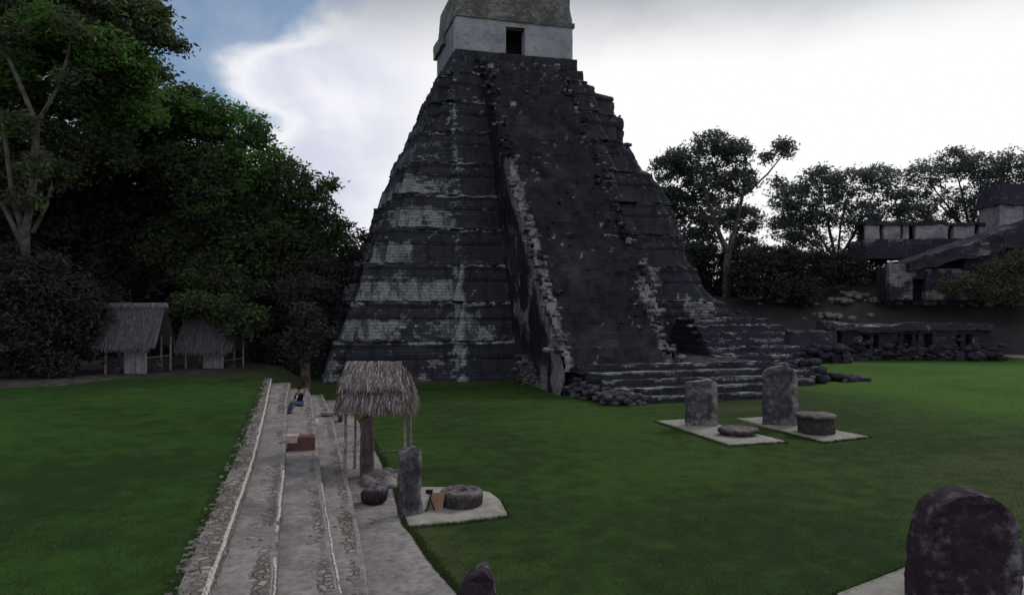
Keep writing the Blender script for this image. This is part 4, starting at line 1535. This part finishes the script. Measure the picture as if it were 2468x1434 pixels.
# local frame: the person faces -Y, sits at height SEAT
S0 = SEAT + 0.09
pts = {
    'pelvis': ((0, 0, S0), 0.13), 'waist': ((0, 0.03, S0 + 0.18), 0.115), 'chest': ((0, 0.0, S0 + 0.38), 0.135), 'neck': ((0, -0.03, S0 + 0.55), 0.055),
    'head0': ((0, -0.05, S0 + 0.63), 0.075), 'head1': ((0, -0.05, S0 + 0.73), 0.095), 'head2': ((0, -0.04, S0 + 0.80), 0.07),
    'shl': ((-0.19, 0, S0 + 0.47), 0.065), 'ell': ((-0.27, -0.10, S0 + 0.22), 0.048), 'wrl': ((-0.16, -0.33, S0 + 0.14), 0.034), 'hal': ((-0.13, -0.42, S0 + 0.12), 0.036),
    'shr': ((0.19, 0, S0 + 0.47), 0.065), 'elr': ((0.40, -0.06, S0 + 0.50), 0.048), 'wrr': ((0.55, -0.12, S0 + 0.70), 0.034), 'har': ((0.59, -0.13, S0 + 0.78), 0.036),
    'hil': ((-0.10, -0.02, S0), 0.10), 'knl': ((-0.15, -0.44, S0 + 0.06), 0.07), 'anl': ((-0.15, -0.55, 0.09), 0.048), 'tol': ((-0.16, -0.72, 0.045), 0.04),
    'hir': ((0.10, -0.02, S0), 0.10), 'knr': ((0.15, -0.46, S0 + 0.07), 0.07), 'anr': ((0.17, -0.70, 0.09), 0.048), 'tor': ((0.18, -0.87, 0.045), 0.04)}
names = list(pts)
ix = {n_: i for i, n_ in enumerate(names)}
lk = [('pelvis', 'waist'), ('waist', 'chest'), ('chest', 'neck'), ('neck', 'head0'), ('head0', 'head1'), ('head1', 'head2'), ('chest', 'shl'), ('shl', 'ell'), ('ell', 'wrl'), ('wrl', 'hal'),
      ('chest', 'shr'), ('shr', 'elr'), ('elr', 'wrr'), ('wrr', 'har'), ('pelvis', 'hil'), ('hil', 'knl'), ('knl', 'anl'), ('anl', 'tol'), ('pelvis', 'hir'), ('hir', 'knr'), ('knr', 'anr'), ('anr', 'tor')]
V_ = [pts[n_][0] for n_ in names]
E_ = [(ix[a], ix[b_]) for a, b_ in lk]
R_ = [pts[n_][1] for n_ in names]
# fingers and thumbs
for hn, wn in (('hal', 'wrl'), ('har', 'wrr')):
    h_ = Vector(pts[hn][0])
    dv = (h_ - Vector(pts[wn][0])).normalized()
    sv = dv.cross(Vector((0, 1, 0.3))).normalized()
    for j, (o2, ln) in enumerate(((-0.03, 0.065), (-0.01, 0.08), (0.01, 0.075), (0.03, 0.06))):
        V_.append(tuple(h_ + dv * 0.03 + sv * o2))
        R_.append(0.010)
        V_.append(tuple(h_ + dv * (0.03 + ln) + sv * o2 * 1.3 + Vector((0, 0, -0.015))))
        R_.append(0.008)
        E_ += [(ix[hn], len(V_) - 2), (len(V_) - 2, len(V_) - 1)]
    V_.append(tuple(h_ + sv * 0.06 + dv * 0.02))
    R_.append(0.010)
    E_.append((ix[hn], len(V_) - 1))
skin_mesh('body', V_, E_, R_, ix['pelvis'], M['skin'], pz)


def sub_skin(name, keys, grow, mat, sub=2):
    kk = {n_: i for i, n_ in enumerate(keys)}
    skin_mesh(name, [pts[n_][0] for n_ in keys], [(kk[a], kk[b_]) for a, b_ in lk if a in kk and b_ in kk], [pts[n_][1] + grow for n_ in keys], 0, mat, pz, sub)


sub_skin('shirt', ['pelvis', 'waist', 'chest', 'shl', 'ell', 'shr', 'elr'], 0.022, M['shirt'])
sub_skin('trousers', ['pelvis', 'hil', 'knl', 'anl', 'hir', 'knr', 'anr'], 0.016, M['jeans'])
for sx, a_, t_ in ((-1, 'anl', 'tol'), (1, 'anr', 'tor')):
    mb = MB()
    p_, q_ = Vector(pts[a_][0]), Vector(pts[t_][0])
    mb.tube([p_ + Vector((0, 0.05, -0.03)), p_ + (q_ - p_) * 0.4 + Vector((0, 0, -0.01)), q_ + Vector((0, -0.02, 0.0))], [0.05, 0.056, 0.04], 10)
    mb.build('shoe', M['black'], pz, smooth=True)
mb = MB()
hc = np.array(pts['head1'][0])
mb.rock(tuple(hc + (0, 0.03, 0.045)), (0.108, 0.10, 0.10), seed=3, amp=0.06, n=12)
mb.build('hair', M['hair'], pz, smooth=True)
for sx in (-1, 1):
    mb = MB()
    mb.rock((sx * 0.035, hc[1] - 0.09, hc[2] + 0.0), (0.012, 0.008, 0.008), seed=1, amp=0.02, n=6)
    mb.build('eye', M['hair'], pz)
for nm_, c0_, r0_ in (('nose', (0, -0.10, -0.03), (0.014, 0.02, 0.022)), ('mouth', (0, -0.085, -0.068), (0.026, 0.012, 0.008)),
                    ('ear', (-0.097, 0.01, -0.01), (0.012, 0.022, 0.032)), ('ear', (0.097, 0.01, -0.01), (0.012, 0.022, 0.032))):
    mb = MB()
    mb.rock((c0_[0], hc[1] + c0_[1], hc[2] + c0_[2]), r0_, seed=2, amp=0.05, n=6)
    mb.build(nm_, M['skin'], pz)
mb = MB()
mb.rbox(-0.06, 0.05, -0.165, -0.15, S0 + 0.30, S0 + 0.42, 0.05, 0.004)
mb.build('shirt_print', M['white'], pz)


# ------------------------------------------------------------------ trees
def leaves(blobs, per_m2, size, seed, gap=0.38, clr=0.75, toplit=()):
    """leaf-sized faces gathered in clumps through the volume of each crown lobe"""
    r_ = np.random.default_rng(seed)
    Pc, Tn = [], []
    for bi, (c, rad) in enumerate(blobs):
        rad = np.asarray(rad, float) if hasattr(rad, '__len__') else np.array([rad, rad, rad * 0.82])
        area = 4 * math.pi * (rad[0] * rad[2])
        ncl = max(10, int(area * 1.1 / (clr * clr)))
        dv = r_.normal(size=(ncl, 3))
        dv /= np.linalg.norm(dv, axis=1)[:, None]
        rr_ = r_.uniform(0.45, 1.08, ncl) ** 0.75
        cc = np.asarray(c) + dv * rr_[:, None] * rad
        keep = fbm(cc, 0.55 / max(clr, 0.5), 2, seed) > gap
        cc = cc[keep]
        nl = max(6, int(per_m2 * clr * clr * 2.2))
        tcl = r_.random(len(cc))
        off = r_.normal(size=(len(cc), nl, 3)) * np.array([clr, clr, clr * 0.6]) * 0.55
        Pc.append((cc[:, None, :] + off).reshape(-1, 3))
        Tn.append(np.clip(0.6 * np.repeat(tcl, nl) + 0.5 * r_.random(len(cc) * nl) - 0.05 + (0.38 if bi in toplit else 0.0), 0, 1))  # listed lobes tinted brighter, top light painted into the leaf colour
    C = np.concatenate(Pc)
    T = np.concatenate(Tn)
    n = len(C)
    a = r_.normal(size=(n, 3))
    a[:, 2] *= 0.6
    a /= np.linalg.norm(a, axis=1)[:, None]
    b_ = np.cross(a, r_.normal(size=(n, 3)))
    b_ /= np.linalg.norm(b_, axis=1)[:, None] + 1e-9
    s = size * r_.uniform(0.6, 1.4, n)[:, None]
    V = np.stack([C - a * s, C + b_ * s * 0.42, C + a * s, C - b_ * s * 0.42], 1).reshape(-1, 3)
    F = np.arange(4 * n).reshape(n, 4)
    return V, F, np.repeat(T, 4)


NLEAF = [0]


def tree(name, label, cat, base, blobs, leaf, bark, per=26, size=0.16, seed=1, gap=0.38, clr=0.75, trunk_r=0.35, fork=0.5, limbs=True, extra=None, group=None, n_limb=9, toplit=()):
    t = thing(name, label, cat, base, 0, group)
    B = np.array(base)
    bl = [(np.array(c) - B, r_) for c, r_ in blobs]
    V, F, A = leaves(bl, per, size, seed, gap, clr, toplit)
    NLEAF[0] += len(F)
    mb = MB()
    mb.quads(V, F, A)
    mb.build('crown', leaf, t, attr='tint')
    mb = MB()
    cen = np.mean([c for c, r_ in bl], 0)
    rd = random.Random(seed)
    if extra:
        for path, rad in extra:
            mb.tube([tuple(np.array(p_) - B) for p_ in path], rad, 9, 0, 0.04, seed)
        f0 = None
    if limbs:
        fk = np.array([cen[0] * 0.3, cen[1] * 0.3, max(1.2, cen[2] * fork)])
        mb.tube([(0, 0, -0.2), tuple(fk * (0.3, 0.3, 0.5)), tuple(fk)], [trunk_r * 1.25, trunk_r * 0.95, trunk_r * 0.8], 10, 0, trunk_r * 0.15, seed)
        for c, r_ in sorted(bl, key=lambda q: -q[0][2])[:n_limb]:
            m1 = fk + (c - fk) * 0.5 + np.array([rd.uniform(-.4, .4), rd.uniform(-.4, .4), rd.uniform(-.3, .8)])
            mb.tube([tuple(fk - (0, 0, 0.2)), tuple(m1), tuple(c)], [trunk_r * 0.5, trunk_r * 0.3, trunk_r * 0.1], 7, 0, 0.03, seed)
            for _ in range(3):
                e_ = c + np.array([rd.uniform(-1, 1), rd.uniform(-1, 1), rd.uniform(-.6, 1)]) * (np.max(r_) * 0.8)
                mb.tube([tuple(m1 + (c - m1) * rd.random()), tuple((c + e_) / 2 + (0, 0, .2)), tuple(e_)], [trunk_r * 0.16, trunk_r * 0.1, 0.02], 5)
    mb.build('trunk', bark, t, smooth=True)
    return t


def blob(px, py, dd, r_):
    return (np.array(at_d(px, py, dd)), r_)


GL = 'trees at the left edge of the plaza'
# big near tree on the left with pale forked limbs
base = at_d(62, 0, 50)[:2] + (ZL - 0.05,)
ex1 = [([at_d(62, 905, 50), at_d(62, 700, 49.5), at_d(60, 560, 49)], [0.42, 0.34, 0.28]),
       ([at_d(60, 570, 49), at_d(80, 440, 48.3), at_d(88, 295, 48)], [0.26, 0.22, 0.20]),
       ([at_d(88, 300, 48), at_d(50, 210, 47.8), at_d(5, 110, 47.8), at_d(-40, 0, 48.5)], [0.17, 0.13, 0.11, 0.07]),
       ([at_d(88, 300, 48), at_d(140, 210, 48), at_d(168, 120, 48.3), at_d(175, 30, 49)], [0.15, 0.11, 0.09, 0.05]),
       ([at_d(58, 575, 49), at_d(25, 440, 48.3), at_d(8, 300, 48), at_d(-30, 180, 48)], [0.2, 0.15, 0.12, 0.08]),
       ([at_d(55, 590, 49), at_d(10, 500, 48.4), at_d(-60, 420, 48)], [0.2, 0.14, 0.1]),
       ([at_d(80, 560, 49), at_d(110, 500, 48.6), at_d(125, 440, 48.4)], [0.14, 0.10, 0.05])]
tree('broadleaf_tree', 'tall near tree at the left edge with pale forked limbs and top light painted on its crown', 'tree', base,
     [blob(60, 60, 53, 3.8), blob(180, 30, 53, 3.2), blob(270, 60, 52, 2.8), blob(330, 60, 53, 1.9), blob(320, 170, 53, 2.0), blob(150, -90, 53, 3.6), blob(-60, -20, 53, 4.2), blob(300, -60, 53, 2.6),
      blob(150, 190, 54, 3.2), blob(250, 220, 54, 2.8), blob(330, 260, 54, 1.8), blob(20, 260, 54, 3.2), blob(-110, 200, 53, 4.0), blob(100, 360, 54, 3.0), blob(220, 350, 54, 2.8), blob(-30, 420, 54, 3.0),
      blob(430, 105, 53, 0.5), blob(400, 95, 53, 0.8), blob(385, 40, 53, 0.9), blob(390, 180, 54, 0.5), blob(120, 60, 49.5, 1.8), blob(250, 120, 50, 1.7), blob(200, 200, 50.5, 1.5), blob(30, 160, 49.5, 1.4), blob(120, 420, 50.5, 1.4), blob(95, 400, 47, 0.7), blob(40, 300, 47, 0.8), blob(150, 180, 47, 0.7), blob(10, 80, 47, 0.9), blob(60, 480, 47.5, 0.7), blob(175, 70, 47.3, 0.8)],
     M['leaf'], M['bark_pale'], 30, 0.20, 11, 0.30, 0.75, extra=ex1, limbs=False, group=GL, toplit=(3, 4, 9, 10, 20, 21, 23))
base = at_d(300, 0, 64)[:2] + (ZL - 0.05,)
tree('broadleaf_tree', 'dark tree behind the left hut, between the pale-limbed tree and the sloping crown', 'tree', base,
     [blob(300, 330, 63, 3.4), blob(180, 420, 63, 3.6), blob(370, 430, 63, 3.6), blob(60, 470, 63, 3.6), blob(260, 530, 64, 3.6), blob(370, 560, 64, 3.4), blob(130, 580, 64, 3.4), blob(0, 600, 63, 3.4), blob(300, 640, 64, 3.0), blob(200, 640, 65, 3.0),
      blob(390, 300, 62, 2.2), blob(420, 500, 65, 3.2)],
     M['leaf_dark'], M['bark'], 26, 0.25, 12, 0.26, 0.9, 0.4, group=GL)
base = at_d(560, 0, 66)[:2] + (ZL - 0.05,)
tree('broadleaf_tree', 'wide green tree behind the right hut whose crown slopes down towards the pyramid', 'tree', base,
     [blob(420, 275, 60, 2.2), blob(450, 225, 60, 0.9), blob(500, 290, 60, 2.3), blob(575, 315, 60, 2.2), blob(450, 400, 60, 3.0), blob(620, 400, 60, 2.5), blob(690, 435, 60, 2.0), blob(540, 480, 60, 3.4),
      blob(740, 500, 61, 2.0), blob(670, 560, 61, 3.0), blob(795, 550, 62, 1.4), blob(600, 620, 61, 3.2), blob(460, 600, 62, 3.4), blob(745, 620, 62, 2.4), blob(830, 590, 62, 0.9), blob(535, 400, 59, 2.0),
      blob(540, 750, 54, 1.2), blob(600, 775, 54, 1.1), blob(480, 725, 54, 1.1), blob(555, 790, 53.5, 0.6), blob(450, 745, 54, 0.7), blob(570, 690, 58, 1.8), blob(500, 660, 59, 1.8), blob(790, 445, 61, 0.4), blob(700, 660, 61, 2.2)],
     M['leaf'], M['bark'], 28, 0.20, 13, 0.29, 0.78, 0.45, group=GL, toplit=(0, 2, 3, 5))
base = at_d(640, 0, 80)[:2] + (ZL - 0.05,)
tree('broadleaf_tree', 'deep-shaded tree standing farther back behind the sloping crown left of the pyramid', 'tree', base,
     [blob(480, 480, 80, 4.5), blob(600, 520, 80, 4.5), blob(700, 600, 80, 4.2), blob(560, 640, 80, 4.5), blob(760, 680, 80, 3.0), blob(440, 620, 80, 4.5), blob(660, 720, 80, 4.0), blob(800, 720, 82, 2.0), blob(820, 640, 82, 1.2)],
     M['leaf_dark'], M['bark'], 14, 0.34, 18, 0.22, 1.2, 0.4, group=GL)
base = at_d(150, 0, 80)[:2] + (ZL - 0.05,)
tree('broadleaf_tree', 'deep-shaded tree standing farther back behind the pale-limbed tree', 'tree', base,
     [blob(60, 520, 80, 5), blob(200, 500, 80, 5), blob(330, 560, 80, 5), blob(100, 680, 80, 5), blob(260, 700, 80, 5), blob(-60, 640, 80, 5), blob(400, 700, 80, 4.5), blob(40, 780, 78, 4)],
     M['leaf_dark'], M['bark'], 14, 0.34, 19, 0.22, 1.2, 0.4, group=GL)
base = at_z(738, 935, 0.3)
bb = np.array(base)
tree('slender_tree', 'dark tree with a brown trunk at the far end of the steps hugging the pyramid', 'tree', base,
     [blob(760, 660, 60, 1.6), blob(700, 700, 60, 1.9), blob(790, 700, 61, 1.3), blob(730, 760, 60, 1.8), blob(660, 780, 61, 2.0), blob(780, 770, 61, 1.3), blob(680, 840, 59, 1.3), blob(820, 660, 62, 1.1), blob(850, 610, 63, 0.9), blob(770, 830, 60.5, 1.1),
      blob(870, 570, 64, 0.5), blob(718, 815, 50, 0.7), blob(738, 835, 49.8, 0.55), blob(752, 795, 50, 0.7), blob(735, 760, 50, 0.8), blob(720, 860, 50.2, 0.3), blob(715, 700, 53.5, 1.1), blob(755, 690, 54, 1.1), blob(760, 880, 60, 0.7), blob(640, 850, 61, 1.2), blob(700, 885, 59, 0.7)],
     M['leaf_dark'], M['bark_brown'], 36, 0.17, 14, 0.26, 0.6,
     extra=[([tuple(bb + (0, 0, -0.3)), tuple(bb + (-0.05, 0, 1.2)), tuple(bb + (-0.1, 0, 2.6)), at_d(725, 760, 59.5)], [0.36, 0.30, 0.26, 0.16])], limbs=False, group=GL)
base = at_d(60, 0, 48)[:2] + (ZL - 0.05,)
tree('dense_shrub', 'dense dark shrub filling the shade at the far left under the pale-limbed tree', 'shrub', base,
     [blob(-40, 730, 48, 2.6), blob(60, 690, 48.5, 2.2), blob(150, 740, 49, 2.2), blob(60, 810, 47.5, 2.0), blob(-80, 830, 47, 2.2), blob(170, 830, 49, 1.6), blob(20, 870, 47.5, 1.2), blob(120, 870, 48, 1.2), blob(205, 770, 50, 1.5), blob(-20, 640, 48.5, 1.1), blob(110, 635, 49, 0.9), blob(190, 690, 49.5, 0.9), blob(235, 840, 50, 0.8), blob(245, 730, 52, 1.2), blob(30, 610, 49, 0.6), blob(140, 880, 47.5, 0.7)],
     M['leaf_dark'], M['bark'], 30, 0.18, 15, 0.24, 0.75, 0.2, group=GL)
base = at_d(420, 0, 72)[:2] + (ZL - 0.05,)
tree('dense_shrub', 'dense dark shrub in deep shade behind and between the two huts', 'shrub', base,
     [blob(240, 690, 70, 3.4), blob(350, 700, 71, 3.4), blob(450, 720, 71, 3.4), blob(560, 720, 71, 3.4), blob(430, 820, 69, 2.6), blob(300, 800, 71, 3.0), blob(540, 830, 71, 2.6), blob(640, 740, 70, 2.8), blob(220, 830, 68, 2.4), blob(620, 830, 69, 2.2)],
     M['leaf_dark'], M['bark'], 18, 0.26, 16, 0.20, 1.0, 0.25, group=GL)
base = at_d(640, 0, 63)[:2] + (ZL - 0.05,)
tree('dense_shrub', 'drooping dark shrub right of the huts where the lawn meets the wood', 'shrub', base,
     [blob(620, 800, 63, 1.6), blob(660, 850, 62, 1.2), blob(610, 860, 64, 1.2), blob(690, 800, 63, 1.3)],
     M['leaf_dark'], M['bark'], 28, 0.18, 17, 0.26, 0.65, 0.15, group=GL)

GR = 'trees behind the ruins at right'
base = at_d(1752, 0, 97)[:2] + (4.0,)
ex2 = [([at_d(1752, 700, 97)[:2] + (3.5,), at_d(1752, 640, 96), at_d(1755, 610, 96)], [0.6, 0.5, 0.45]),
       ([at_d(1755, 615, 96), at_d(1728, 550, 95.5), at_d(1700, 470, 95), at_d(1690, 400, 95)], [0.36, 0.3, 0.22, 0.1]),
       ([at_d(1756, 615, 96), at_d(1772, 550, 95.5), at_d(1790, 470, 95), at_d(1800, 380, 95)], [0.34, 0.26, 0.2, 0.1]),
       ([at_d(1795, 470, 95), at_d(1850, 420, 95), at_d(1890, 370, 95)], [0.16, 0.12, 0.06])]
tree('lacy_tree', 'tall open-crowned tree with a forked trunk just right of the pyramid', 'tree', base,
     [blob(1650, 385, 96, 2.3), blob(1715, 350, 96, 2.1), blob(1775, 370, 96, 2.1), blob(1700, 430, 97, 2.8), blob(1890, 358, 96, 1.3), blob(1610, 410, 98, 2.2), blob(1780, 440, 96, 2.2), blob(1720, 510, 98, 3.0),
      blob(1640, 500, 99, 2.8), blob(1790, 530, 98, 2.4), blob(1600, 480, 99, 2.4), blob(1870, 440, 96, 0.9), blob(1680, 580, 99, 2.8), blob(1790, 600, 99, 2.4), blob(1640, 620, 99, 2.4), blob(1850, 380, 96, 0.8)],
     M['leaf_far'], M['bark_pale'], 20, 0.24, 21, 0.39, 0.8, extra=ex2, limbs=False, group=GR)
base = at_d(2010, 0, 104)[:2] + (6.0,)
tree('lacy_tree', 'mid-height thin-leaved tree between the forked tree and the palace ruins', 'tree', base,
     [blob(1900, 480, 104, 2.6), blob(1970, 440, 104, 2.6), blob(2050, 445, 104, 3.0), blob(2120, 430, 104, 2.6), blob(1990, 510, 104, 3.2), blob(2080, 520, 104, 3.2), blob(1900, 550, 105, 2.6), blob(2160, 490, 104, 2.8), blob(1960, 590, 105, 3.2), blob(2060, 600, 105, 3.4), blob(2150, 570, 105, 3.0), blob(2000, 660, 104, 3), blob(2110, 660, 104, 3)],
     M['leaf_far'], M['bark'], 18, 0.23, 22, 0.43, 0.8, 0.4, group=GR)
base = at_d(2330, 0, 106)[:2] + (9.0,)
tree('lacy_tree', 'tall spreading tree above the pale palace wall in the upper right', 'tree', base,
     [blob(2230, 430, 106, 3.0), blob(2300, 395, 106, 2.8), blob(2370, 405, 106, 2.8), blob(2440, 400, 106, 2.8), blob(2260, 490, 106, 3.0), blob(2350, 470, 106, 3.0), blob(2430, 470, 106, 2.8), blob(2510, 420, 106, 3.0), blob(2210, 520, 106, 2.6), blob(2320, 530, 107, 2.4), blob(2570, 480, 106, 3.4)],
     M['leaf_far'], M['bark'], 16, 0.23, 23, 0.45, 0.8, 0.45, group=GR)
base = at_d(1850, 0, 94)[:2] + (4.5,)
tree('dense_shrub', 'dark shrub below the forked tree behind the stepped platform', 'shrub', base,
     [blob(1830, 640, 93, 2.6), blob(1890, 630, 94, 2.6), blob(1800, 680, 92, 2.0), blob(1950, 650, 95, 2.8), blob(1870, 690, 92, 1.8), blob(2030, 650, 95, 2.6), blob(1940, 700, 92, 2), blob(1700, 630, 101, 2.6), blob(1760, 690, 100, 2.2), blob(1720, 710, 100, 2.2), blob(1770, 630, 101, 2.2), blob(1680, 690, 101, 2.4)],
     M['leaf_dark'], M['bark'], 20, 0.26, 24, 0.26, 0.9, 0.2, group=GR)
base = at_d(2400, 0, 84)[:2] + (8.0,)
tree('dense_shrub', 'olive-green scrub on the slope in front of the palace tower', 'shrub', base,
     [blob(2330, 685, 84, 1.4), blob(2400, 655, 84, 1.6), blob(2460, 635, 84, 1.8), blob(2380, 700, 83, 1.6), blob(2450, 700, 83, 1.8), blob(2290, 690, 84, 1.0)],
     leafmat('olive_leaf', (0.06, 0.056, 0.038), (0.11, 0.105, 0.07), (0.17, 0.16, 0.115)), M['bark'], 22, 0.2, 25, 0.28, 0.7, 0.15, group=GR)
print('leaf faces', NLEAF[0])

# ------------------------------------------------------------------ longer grass along the kerbs and slabs
mb = MB()
V_, F_, A_ = [], [], []
rg = np.random.default_rng(99)


def tuft(x, y, z, h):
    for _ in range(5):
        a = rg.uniform(0, 6.283)
        dx, dy = rg.normal(0, 0.035, 2)
        ln = h * rg.uniform(0.5, 1.2)
        tx, ty = rg.normal(0, 0.4, 2) * ln
        wx, wy = math.cos(a) * 0.009, math.sin(a) * 0.009
        b_ = len(V_)
        V_.extend([(x + dx - wx, y + dy - wy, z - 0.02), (x + dx + wx, y + dy + wy, z - 0.02), (x + dx + tx + wx * 0.3, y + dy + ty + wy * 0.3, z + ln), (x + dx + tx - wx * 0.3, y + dy + ty - wy * 0.3, z + ln)])
        F_.append((b_, b_ + 1, b_ + 2, b_ + 3))
        A_.extend([rg.random()] * 4)


for _ in range(2600):
    y = 11 + 24 * rg.random() ** 1.4
    tuft(float(ex('E', y)) + abs(rg.normal(0.02, 0.07)), y, 0.0, 0.09)
for _ in range(2600):
    y = 11 + 36 * rg.random() ** 1.3
    tuft(float(ex('L', y)) + rg.normal(-0.06, 0.12), y, ZL - 0.02, 0.05)
for pts_ in ([(985, 1272), (1100, 1262), (1222, 1246), (1207, 1212), (1180, 1190), (1100, 1178), (1010, 1178)], [(2015, 1436), (2110, 1400), (2195, 1366), (2420, 1372)],
             [(1580, 1017), (1758, 1076), (1896, 1067)], [(1870, 1040), (1986, 1068), (2096, 1055), (1842, 1007)]):
    for p_, q_ in zip(pts_[:-1], pts_[1:]):
        a_, b2 = np.array(at_z(*p_)), np.array(at_z(*q_))
        nn = np.array([b2[1] - a_[1], a_[0] - b2[0]])
        for _ in range(int(np.linalg.norm(b2 - a_) * 90)):
            t_ = rg.random()
            pt = a_ + (b2 - a_) * t_
            tuft(pt[0] + rg.normal(0, 0.04), pt[1] + rg.normal(0, 0.04), 0.0, 0.09)
mb.quads(np.array(V_), np.array(F_), np.array(A_))
# short mown blades over the nearer lawn
nb = 230000
yy_ = 9 + 38 * rg.random(nb) ** 1.5
xx_ = yy_ * rg.uniform(-0.48, 1.25, nb)
lft_ = xx_ < ex('L', yy_) - 0.05
rgt_ = xx_ > ex('E', np.clip(yy_, 8, 48)) + 0.04
ok_ = (lft_ | rgt_) & (vnoise(np.stack([xx_, yy_, xx_ * 0], 1) * 0.9) > rg.random(nb) * 0.75)
xx_, yy_, lft_ = xx_[ok_], yy_[ok_], lft_[ok_]
n_ = len(xx_)
zz_ = np.where(lft_, ZL - 0.03, -0.005)
hh_ = rg.uniform(0.02, 0.055, n_)
an_ = rg.uniform(0, 6.283, n_)
wx_, wy_ = np.cos(an_) * 0.008, np.sin(an_) * 0.008
tx_, ty_ = rg.normal(0, 0.55, n_) * hh_, rg.normal(0, 0.55, n_) * hh_
VV = np.stack([np.stack([xx_ - wx_, yy_ - wy_, zz_], 1), np.stack([xx_ + wx_, yy_ + wy_, zz_], 1),
               np.stack([xx_ + tx_ + wx_ * .3, yy_ + ty_ + wy_ * .3, zz_ + hh_], 1), np.stack([xx_ + tx_ - wx_ * .3, yy_ + ty_ - wy_ * .3, zz_ + hh_], 1)], 1).reshape(-1, 3)
mb.quads(VV, np.arange(4 * n_).reshape(n_, 4), np.repeat(rg.random(n_), 4))
tag(mb.build('grass_fringe', leafmat('grass_blade', (0.032, 0.058, 0.022), (0.05, 0.09, 0.028), (0.10, 0.11, 0.05), 0.2), attr='tint'), 'short grass blades over the lawns, longer along the edges of the paving and slabs', 'grass', kind='stuff')
